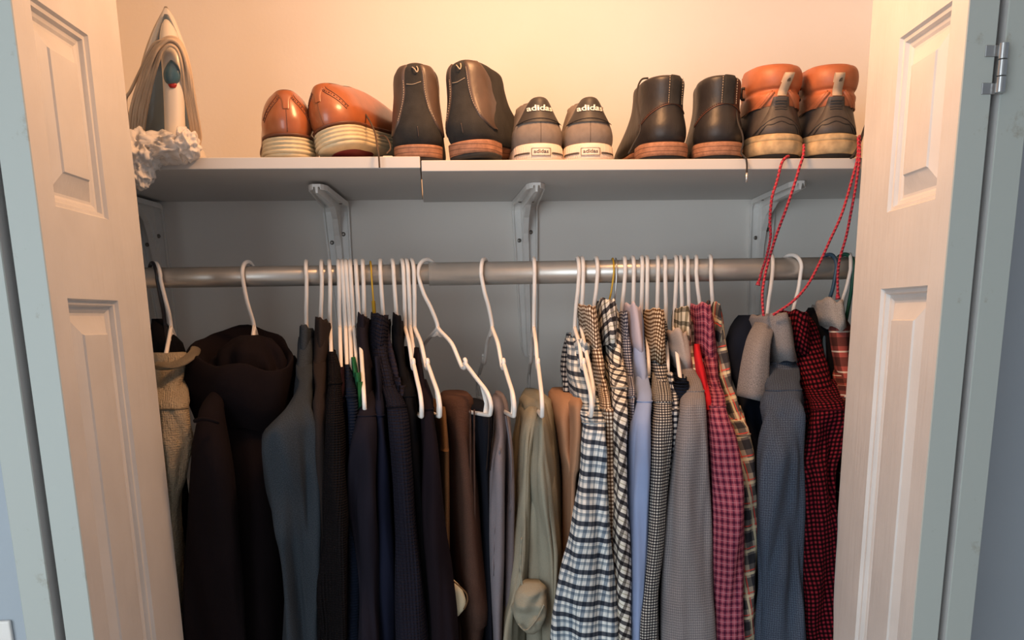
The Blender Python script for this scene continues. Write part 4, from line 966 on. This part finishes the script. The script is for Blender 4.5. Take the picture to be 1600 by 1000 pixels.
# --- grey sneakers
def sneaker(px, Y, rot, label):
    s = Shoe('sneaker', label, 'shoe', px, Y, SHR, rot, (0, 0), 'shoes on the shelf', .876)
    s.loft('foxing', [(0, .004, .290, .0365, .044), (.003, .001, .294, .0385, .046), (.014, .002, .294, .0375, .046), (.026, .004, .292, .0358, .045), (.0275, .006, .290, .034, .044)], FOX, cap1=True, sub=3)
    mb = MB()
    for k in range(-15, 16):
        x = k*.0023
        if abs(x) < .0135: continue
        a, b = s.hit(x, .005, .0002), s.hit(x, .0245, .0002)
        if a is not None and b is not None: tube([a, b], .00055, 5, 1, mb=mb)
    s.put('ribbing', mb, FOX, kind='stuff')
    for sg in (-1, 1): s.patch('dark_band', [(.0105, sg*.0155, sg*.036), (.0135, sg*.0155, sg*.0355)] if sg > 0 else [(.0105, -.036, -.0155), (.0135, -.0355, -.0155)], DKPRINT, off=.0012)
    s.patch('heel_label', [(.0075, -.0138, .0138), (.0200, -.0138, .0138)], FOX, off=.0016, m=10)
    for pts in ([(-.0132, .0083), (.0132, .0083)], [(-.0132, .0192), (.0132, .0192)], [(-.0132, .0083), (-.0132, .0192)], [(.0132, .0083), (.0132, .0192)]):
        s.line('label_frame', [pts[0], ((pts[0][0]+pts[1][0])/2, (pts[0][1]+pts[1][1])/2), pts[1]], DKPRINT, r=.00035, off=.0016)
    s.text('adidas', 0, .0140, .0082, DKPRINT, off=.0019, bold=.00015)
    s.loft('upper', [(.025, .008, .285, .0345, .0415), (.036, .004, .280, .0365, .042), (.048, .003, .262, .0355, .0395, .03), (.060, .005, .225, .0315, .034, .06), (.070, .008, .18, .0265, .031, .10), (.080, .010, .15, .0215, .028, .12), (.090, .011, .135, .0165, .0245, .10), (.0955, .014, .125, .0130, .022, .06), (.0970, .018, .118, .010, .019, .05)], GSU)
    s.collar_in((.0970, .018, .118, .010, .019, .05))
    s.patch('heel_tab', [(.0590, -.0335, .0335), (.0605, -.0320, .0320), (.0700, -.0262, .0262), (.080, -.0212, .0212), (.090, -.0163, .0163), (.0950, -.0125, .0125), (.0966, -.0085, .0085)], DTAB, off=.0022, m=12)
    s.text('adidas', 0.000, .0800, .0128, WHITEP, off=.0032, bold=.0002)
    s.line('back_seam', [(0, .029), (0, .045), (0, .060)], INS, r=.0003, off=.0002)
    s.line('tab_stitching', [(-.030, .0585), (-.015, .0625), (0, .0640), (.015, .0625), (.030, .0585)], INS, r=.0005, off=.0026)
    for sg in (-1, 1): s.put('eyestay', tube([(sg*.024, .10, .098), (sg*.022, .14, .094), (sg*.020, .19, .075)], .004, 8, 4, flat=.5), GSU)
    return s
sneaker(846, 1.508, .0, 'left grey suede sneaker with dark lettered heel tab')
sneaker(923, 1.508, -.07, 'right grey suede sneaker with dark lettered heel tab')
# --- dark leather lace boots
def leather_boot(px, Y, rot, label, wide=1):
    s = Shoe('leather_boot', label, 'boot', px, Y, SHR, rot, (0, 0), 'shoes on the shelf', .87)
    s.loft('outsole', [(0, .010, .086, .032, .032), (.003, .006, .088, .0340, .0340), (.0075, .004, .088, .0350, .0350)], OUTS, cap1=True, sub=1)
    s.loft('stacked_heel', [(.0072, .002, .09, .0355, .0355), (.018, .001, .092, .0365, .0365), (.0275, .002, .094, .0360, .0360), (.0285, .004, .094, .035, .035)], STACK, cap1=True, sub=2)
    s.loft('sole', [(.012, .10, .290, .036, .045), (.014, .09, .294, .037, .047), (.022, .085, .294, .037, .047), (.026, .06, .292, .036, .046)], STACK, cap1=True, sub=1)
    s.loft('upper', [(.028, .007, .285, .0325, .0415), (.038, .002, .280, .0355, .0425), (.050, .001, .262, .0358, .0400), (.062, .003, .230, .0345, .0370), (.076, .007, .190, .0325, .0345), (.092, .009, .155, .0315, .0330), (.108, .008, .135, .0320, .0335), (.1215, .007, .128, .0325, .034, -.02), (.1275, .008, .126, .0315, .033, -.03), (.1290, .011, .122, .029, .031, -.03)], LBLK)
    s.collar_in((.1290, .011, .122, .029, .031, -.03))
    s.patch('heel_tab', [(.0865, .001, .0190), (.100, .0012, .0192), (.115, .0015, .0200), (.1285, .0022, .0210)], SUEDE, off=.0022)
    for x in (.0004, .0196): s.line('stitching', [(x, .087), (x+.0005, .105), (x+.001, .127)], STITCH, r=.0004, off=.0030, dash=1)
    s.line('counter_stitching', [(-.034, .058), (-.024, .072), (-.010, .082), (.004, .0865), (.018, .085), (.030, .077)], L_tandk, r=.0007, off=.0007)
    s.line('counter_stitching', [(-.034, .061), (-.024, .075), (-.010, .085), (.004, .0895)], L_tandk, r=.0005, off=.0007, dash=1)
    s.line('back_seam', [(.010, .040), (.010, .055)], OUTS, r=.0005, off=.0004)
    s.put('tongue', rings([[(math.cos(a)*.020, .122+math.sin(a)*.006+(z-.10)*.2, z) for a in [2*math.pi*k/16 for k in range(16)]] for z in (.09, .11, .128, .134)], cap1=True), LBLK)
    return s
l1 = leather_boot(1044, 1.506, .0, 'left dark leather lace boot with vertical heel tab, toe angled left')
l2 = leather_boot(1125, 1.506, -.17, 'right dark leather lace boot with vertical heel tab')
mk('loose_lace', tube([P(1012, 122, 1.58), P(1003, 124, 1.55), P(997, 135, 1.53), P(995, 155, 1.52), P(999, 185, 1.505), P(1000, 205, 1.50), P(990, 225, 1.50), P(982, 240, 1.50)], .0013, 7, 6), LACEB, l1.root)
mk('loose_lace', tube([P(1150, 165, 1.53), P(1153, 190, 1.515), P(1160, 210, 1.50), P(1161, 225, 1.497), P(1158, 238, 1.497), P(1163, 245, 1.494), P(1166, 249, 1.4925), P(1167, 262, 1.4925), P(1166, 284, 1.4925)], .0014, 7, 6), LACEB, l2.root)
mk('lace_tip', tube([P(1167, 270, 1.4925), P(1166, 285, 1.4925)], .0018, 8, 1), SILVER, l2.root, label='pale metal lace tip')
# --- hiking boots
def hiker(px, Y, rot, label, tabtilt=0, sg=1):
    s = Shoe('hiking_boot', label, 'boot', px, Y, SHR, rot, (0, 0), 'shoes on the shelf', .93)
    s.loft('outsole', [(0, .012, .270, .034, .042), (.003, .006, .280, .0375, .046), (.010, .002, .286, .0400, .049), (.012, .002, .286, .040, .049)], OUTS, cap1=True, sub=2)
    s.loft('midsole', [(.009, .000, .290, .0410, .049), (.016, -.003, .294, .0430, .051), (.027, -.002, .294, .0420, .050), (.0285, .002, .29, .040, .049)], MIDS, cap1=True, sub=3)
    s.loft('upper_midsole', [(.028, .000, .292, .0415, .050), (.031, -.001, .293, .0425, .0505), (.037, .001, .290, .0410, .049), (.039, .004, .286, .038, .047)], MIDS, cap1=True, sub=3)
    s.loft('rubber_heel', [(.037, .006, .285, .0385, .047), (.046, .003, .280, .0395, .0455), (.058, .006, .255, .0380, .042), (.070, .010, .225, .0360, .039), (.082, .014, .19, .0345, .037), (.092, .017, .16, .0335, .0355)], L_hik)
    s.loft('padded_collar', [(.080, .013, .165, .0345, .036), (.088, .010, .160, .0365, .037), (.096, .010, .152, .0375, .0375), (.1010, .0135, .150, .0360, .037), (.1045, .0145, .148, .0355, .0365), (.109, .010, .145, .0378, .038, .02), (.119, .007, .142, .0392, .0385, .04), (.130, .008, .140, .0385, .038, .07), (.1375, .013, .136, .0350, .036, .09), (.1395, .019, .132, .030, .032, .10)], L_org)
    s.collar_in((.1395, .019, .132, .030, .032, .10), L_org)
    s.patch('heel_panel', [(.040, -.0370, .0370), (.050, -.0300, .0300), (.062, -.0220, .0220), (.076, -.0150, .0150), (.088, -.0120, .0120), (.092, -.0110, .0110)], L_hik, off=.0024, m=10)
    for i in range(5):
        z = .0735+i*.0034; w_ = .0078
        s.line('panel_rib', [(-w_, z), (0, z+.0005), (w_, z)], L_hik, r=.0009, off=.0030)
    for k, (a, b) in enumerate(((.0335, .058), (.027, .051))):
        s.line('panel_ridge', [(-a, .040), (-a*.72, .050), (-a*.4, b), (0, b+.004), (a*.4, b), (a*.72, .050), (a, .040)], LBLK, r=.0009, off=.0022)
    for sgn in (-1, 1):
        s.patch('collar_wave', [(.078, sgn*.030-.006, sgn*.030+.006), (.090, sgn*.021-.006, sgn*.021+.006), (.098, sgn*.013-.0045, sgn*.013+.0045)], L_org, off=.0030)
        s.line('seam_pipe', [(sgn*.036, .079), (sgn*.028, .080), (sgn*.020, .090), (sgn*.012, .1000)], L_org, r=.0013, off=.0022)
    # webbing pull loop
    q = []
    for z, o in ((.093, .003), (.100, .005), (.108, .009), (.116, .012), (.1215, .0125), (.1235, .009), (.121, .005), (.112, .002)):
        h = s.hit(0, z, 0); q.append((tabtilt*(z-.093), h.y-o, z))
    V = []; F = []; pts = cr(q, 4); n = len(pts)
    for (x, y, z) in pts: V += [(x-.0068, y, z), (x+.0068, y, z), (x+.0068, y+.0014, z), (x-.0068, y+.0014, z)]
    for i in range(n-1):
        for k in range(4): F.append((i*4+k, i*4+(k+1) % 4, i*4+4+(k+1) % 4, i*4+4+k))
    F += [(0, 1, 2, 3), (n*4-1, n*4-2, n*4-3, n*4-4)]
    pl = s.put('pull_loop', MB().add(V, F), BEIGETAB)
    mb = MB(); zc = .1125; yy = s.hit(0, zc, 0).y-.0125
    for r in (.0016, .0030, .0044):   # small arc mark
        tube([(tabtilt*.02+.0036-r*math.cos(a), yy, zc-.0022+r*math.sin(a)*1.1) for a in (0, .5, 1.0, 1.57)], .00055, 5, 3, mb=mb)
    s.put('arc_mark', mb, OUTS)
    s.put('tongue', rings([[(math.cos(a)*.028, .142+math.sin(a)*.008+(z-.12)*.25, z) for a in [2*math.pi*k/18 for k in range(18)]] for z in (.09, .12, .139, .1465, .1495)], cap1=True), L_org)
    s.put('ankle_pad', rings([[(math.cos(a)*r-.012*sg, .05+math.sin(a)*r*.7, z) for a in [2*math.pi*k/18 for k in range(18)]] for z, r in ((.11, .012), (.126, .013), (.133, .0115), (.136, .008))], cap1=True), L_org)
    s.put('lace_hook', tube([(-.0385, .075, .118), (-.0425, .078, .118), (-.0425, .078, .104), (-.039, .075, .102)], .0022, 8, 3), LBLK)
    return s
h1 = hiker(1219, 1.510, -.08, 'left orange and charcoal hiking boot with folded pull loop and scuffed midsole', .25)
h2 = hiker(1304, 1.510, -.15, 'right orange and charcoal hiking boot beside the right door', .0, -1)
def rl(pts, root, r=.0021, nm='red_lace'):
    o = mk(nm, tube([P(*p) for p in pts], r, 8, 8), REDL, root, label='red patterned lace')
    return o
rl([(1232, 244, 1.505), (1227, 247, 1.494), (1221, 256, 1.491), (1214, 283, 1.490), (1206, 310, 1.490), (1203, 345, 1.50), (1204, 370, 1.51), (1198, 400, 1.53), (1190, 425, 1.545), (1185, 444, 1.55)], h1.root)
mk('frayed_end', tube([P(1186, 438, 1.55), P(1184, 446, 1.55)], .0034, 8, 1, taper=lambda t: .6+.6*t), REDL, h1.root)
rl([(1256, 226, 1.50), (1255, 243, 1.492), (1249, 262, 1.490), (1240, 292, 1.492), (1227, 330, 1.50), (1214, 365, 1.515), (1203, 400, 1.53), (1195, 432, 1.535), (1191, 462, 1.53), (1193, 494, 1.525)], h1.root)
rl([(1341, 214, 1.50), (1340, 246, 1.491), (1330, 285, 1.490), (1315, 335, 1.49), (1297, 375, 1.50), (1281, 410, 1.51), (1262, 445, 1.51), (1240, 470, 1.51), (1216, 487, 1.515), (1208, 492, 1.52)], h2.root)
rl([(1343, 212, 1.505), (1343, 246, 1.489), (1338, 285, 1.490), (1330, 330, 1.495), (1322, 370, 1.51), (1312, 405, 1.525), (1309, 430, 1.535), (1309, 462, 1.54)], h2.root)
mk('frayed_end', tube([P(1309, 458, 1.54), P(1309, 468, 1.54)], .0036, 8, 1, taper=lambda t: .6+.6*t), REDL, h2.root)
st = mk('webbing_strap', tube([P(1354, 192, 1.56), P(1347, 212, 1.52), P(1340, 232, 1.50), P(1330, 247, 1.4935)], .0032, 8, 5, flat=.45), LACEB, label='black webbing strap at the right end of the shelf beside the door', cat='strap')
# ------------------------------------------------------------------ iron
IRW = solid('iron_white_plastic', (.72, .66, .58, 1), .32, var=.04)
IRT = solid('teal_tank_plastic', (.10, .14, .18, 1), .22, var=.15, vs=15, coat=.4)
IRB = solid('blue_button', (.06, .13, .17, 1), .25, coat=.3)
IRS = solid('soleplate_steel', (.55, .48, .40, 1), .35, .8)
REDB = solid('red_button', (.35, .015, .01, 1), .35)
CORD = solid('cream_cord', (.60, .46, .33, 1), .75, bs=600, bd=.0006)
ir = empty('steam_iron', (P(258, 215, 1.56).x, 1.56, SHL), 'white and teal steam iron standing on its heel, cord wrapped round it', 'iron')
def pl(rows, **kw): return rings(pxrings(rows, fold=0, **kw))
bY = 1.60
mk('soleplate', pl([(10, 257, 260, bY, .006, 0), (22, 250, 268, bY, .006, 0), (50, 236, 280, bY, .006, 0), (90, 222, 294, bY, .006, 0), (140, 212, 304, bY, .006, 0), (190, 208, 309, bY, .006, 0), (232, 210, 308, bY, .006, 0), (243, 216, 302, bY, .006, 0)], e=.5, step=6), IRS, ir)
mk('skirt', pl([(12, 256, 261, bY-.012, .012, 0), (24, 249, 269, bY-.016, .016, 0), (52, 236, 280, bY-.018, .018, 0), (90, 224, 293, bY-.018, .018, 0), (140, 215, 302, bY-.018, .018, 0), (190, 212, 306, bY-.018, .018, 0), (236, 214, 304, bY-.018, .018, 0)], e=.6, step=6), IRW, ir)
mk('water_tank', pl([(22, 255, 262, bY-.024, .012, 0), (40, 247, 270, bY-.034, .022, 0), (80, 234, 284, bY-.042, .03, 0), (130, 222, 296, bY-.046, .034, 0), (190, 216, 302, bY-.048, .036, 0), (238, 217, 301, bY-.048, .036, 0)], e=.7, step=6), IRT, ir)
mk('nose', pl([(30, 255, 262, bY-.045, .02, 0), (36, 250, 266, bY-.056, .03, 0), (48, 246, 271, bY-.066, .04, 0), (64, 244, 274, bY-.075, .05, 0), (80, 245, 277, bY-.082, .05, 0)], e=.85, step=4), IRW, ir)
mk('handle', pl([(64, 250, 276, bY-.090, .05, 0), (72, 248, 281, bY-.100, .04, 0), (90, 248, 283, bY-.104, .036, 0), (130, 251, 283, bY-.106, .034, 0), (180, 253, 283, bY-.106, .034, 0), (225, 252, 284, bY-.104, .05, 0), (242, 248, 288, bY-.095, .06, 0)], e=.8, step=5), IRW, ir)
mk('dial_scale', tube([P(252, 82, 1.492), P(254, 74, 1.492), P(264, 70, 1.492), P(275, 73, 1.492), P(280, 84, 1.492)], .0016, 7, 5), IRT, ir)
mk('steam_button', pl([(113-19.5*math.cos(t), 267-(13.5-1.5*math.cos(t))*max(.12, math.sin(t)), 267+(13.5-1.5*math.cos(t))*max(.12, math.sin(t)), bY-.106-.007*math.sin(t), .012, 0) for t in [i*math.pi/10 for i in range(11)]], e=1, step=2), IRB, ir)
mk('red_button', pl([(129, 261, 275, bY-.108, .006, 0), (133, 262, 275, bY-.109, .008, 0), (137, 265, 273, bY-.108, .006, 0)], e=1, step=2), REDB, ir)
mk('heel_rest', pl([(226, 214, 304, bY-.075, .08, 0), (240, 212, 306, bY-.090, .10, 0), (245, 214, 304, bY-.088, .10, 0)], e=.5, step=4), IRW, ir)
for i in range(6):
    o = i*3.2; f = [0, .6, -.5, .9, -.3, .2][i]
    yl = 1.492-.003*(i % 3)
    cp = [(208+o*.7+f*3, 226, 1.55), (203+o*1.3, 205, 1.535), (205+o*1.5+f, 170, 1.52), (218+o*1.3, 125, 1.505), (234+o, 88, yl), (250+o*.3, 66+o*.75, yl-.004), (266, 58+o*.8+f, yl-.006), (282-o*.3, 66+o*.8, yl-.004), (295-o*.7, 100+f*4, yl), (303-o*.8, 150, 1.51), (311-o*.8-f, 195, 1.53), (313-o*.9+f*2, 218, 1.545), (308-o, 234, 1.55)]
    mk('cord', tube([P(*p) for p in cp], .0022, 8, 6), CORD, ir)
mk('cord', tube([P(*p) for p in [(262, 62, 1.484), (240, 70, 1.49), (222, 105, 1.50), (205, 140, 1.52), (196, 160, 1.53), (205, 205, 1.54)]], .0022, 8, 8), CORD, ir)
# crumpled plastic bag
def bag():
    bm = bmesh.new(); bmesh.ops.create_icosphere(bm, subdivisions=5, radius=1)
    mb = MB()
    blobs = [((222, 244), (21, 30), 1.475, .03), ((258, 232), (34, 19), 1.482, .034), ((290, 226), (17, 19), 1.478, .028), ((216, 268), (14, 20), 1.468, .02)]
    for bi, ((cx, cy), (rx, ry), Y, dy) in enumerate(blobs):
        c = P(cx, cy, Y); sx = rx*Y/F0*1.02; sz = ry*Y/F0*1.02; V = []
        for v in bm.verts:
            p = v.co.copy(); s = 0; a = .5
            for k, fq in enumerate((1.1, 2.3, 4.3)):
                s += a*(1-abs(2*nz(p.x*fq, p.y*fq, p.z*fq, bi*5+k)))*1.0; a *= .55
            r = .68+s*.75
            V.append(Vector((c.x+p.x*r*sx, c.y+p.y*r*dy, c.z+p.z*r*sz)))
        mb.add(V, [tuple(w.index for w in f.verts) for f in bm.faces])
    bm.free(); return mb
def bag_mat():
    t = NT('thin_crumpled_plastic'); t.set('Base Color', (.90, .86, .82, 1)); t.set('Roughness', .25)
    t.set('Transmission Weight', .35); t.set('IOR', 1.15); t.set('Specular IOR Level', .7)
    t.bump(t.n('ShaderNodeTexVoronoi', {'Vector': t.coord(), 'Scale': 60, }, feature='DISTANCE_TO_EDGE').outputs[0], .6, .003); return t.m
mk('plastic_bag', bag(), bag_mat(), smooth=True, label='crumpled translucent plastic bag at the foot of the iron, over the shelf edge', cat='bag')
mk('paper_scrap', box((P(598, 243, 1.52).x, 1.512, SHL), (P(614, 243, 1.52).x, 1.53, SHL+.003), .001), IRW, label='small white paper scrap beside the turned brogue shoe', cat='paper', smooth=False)
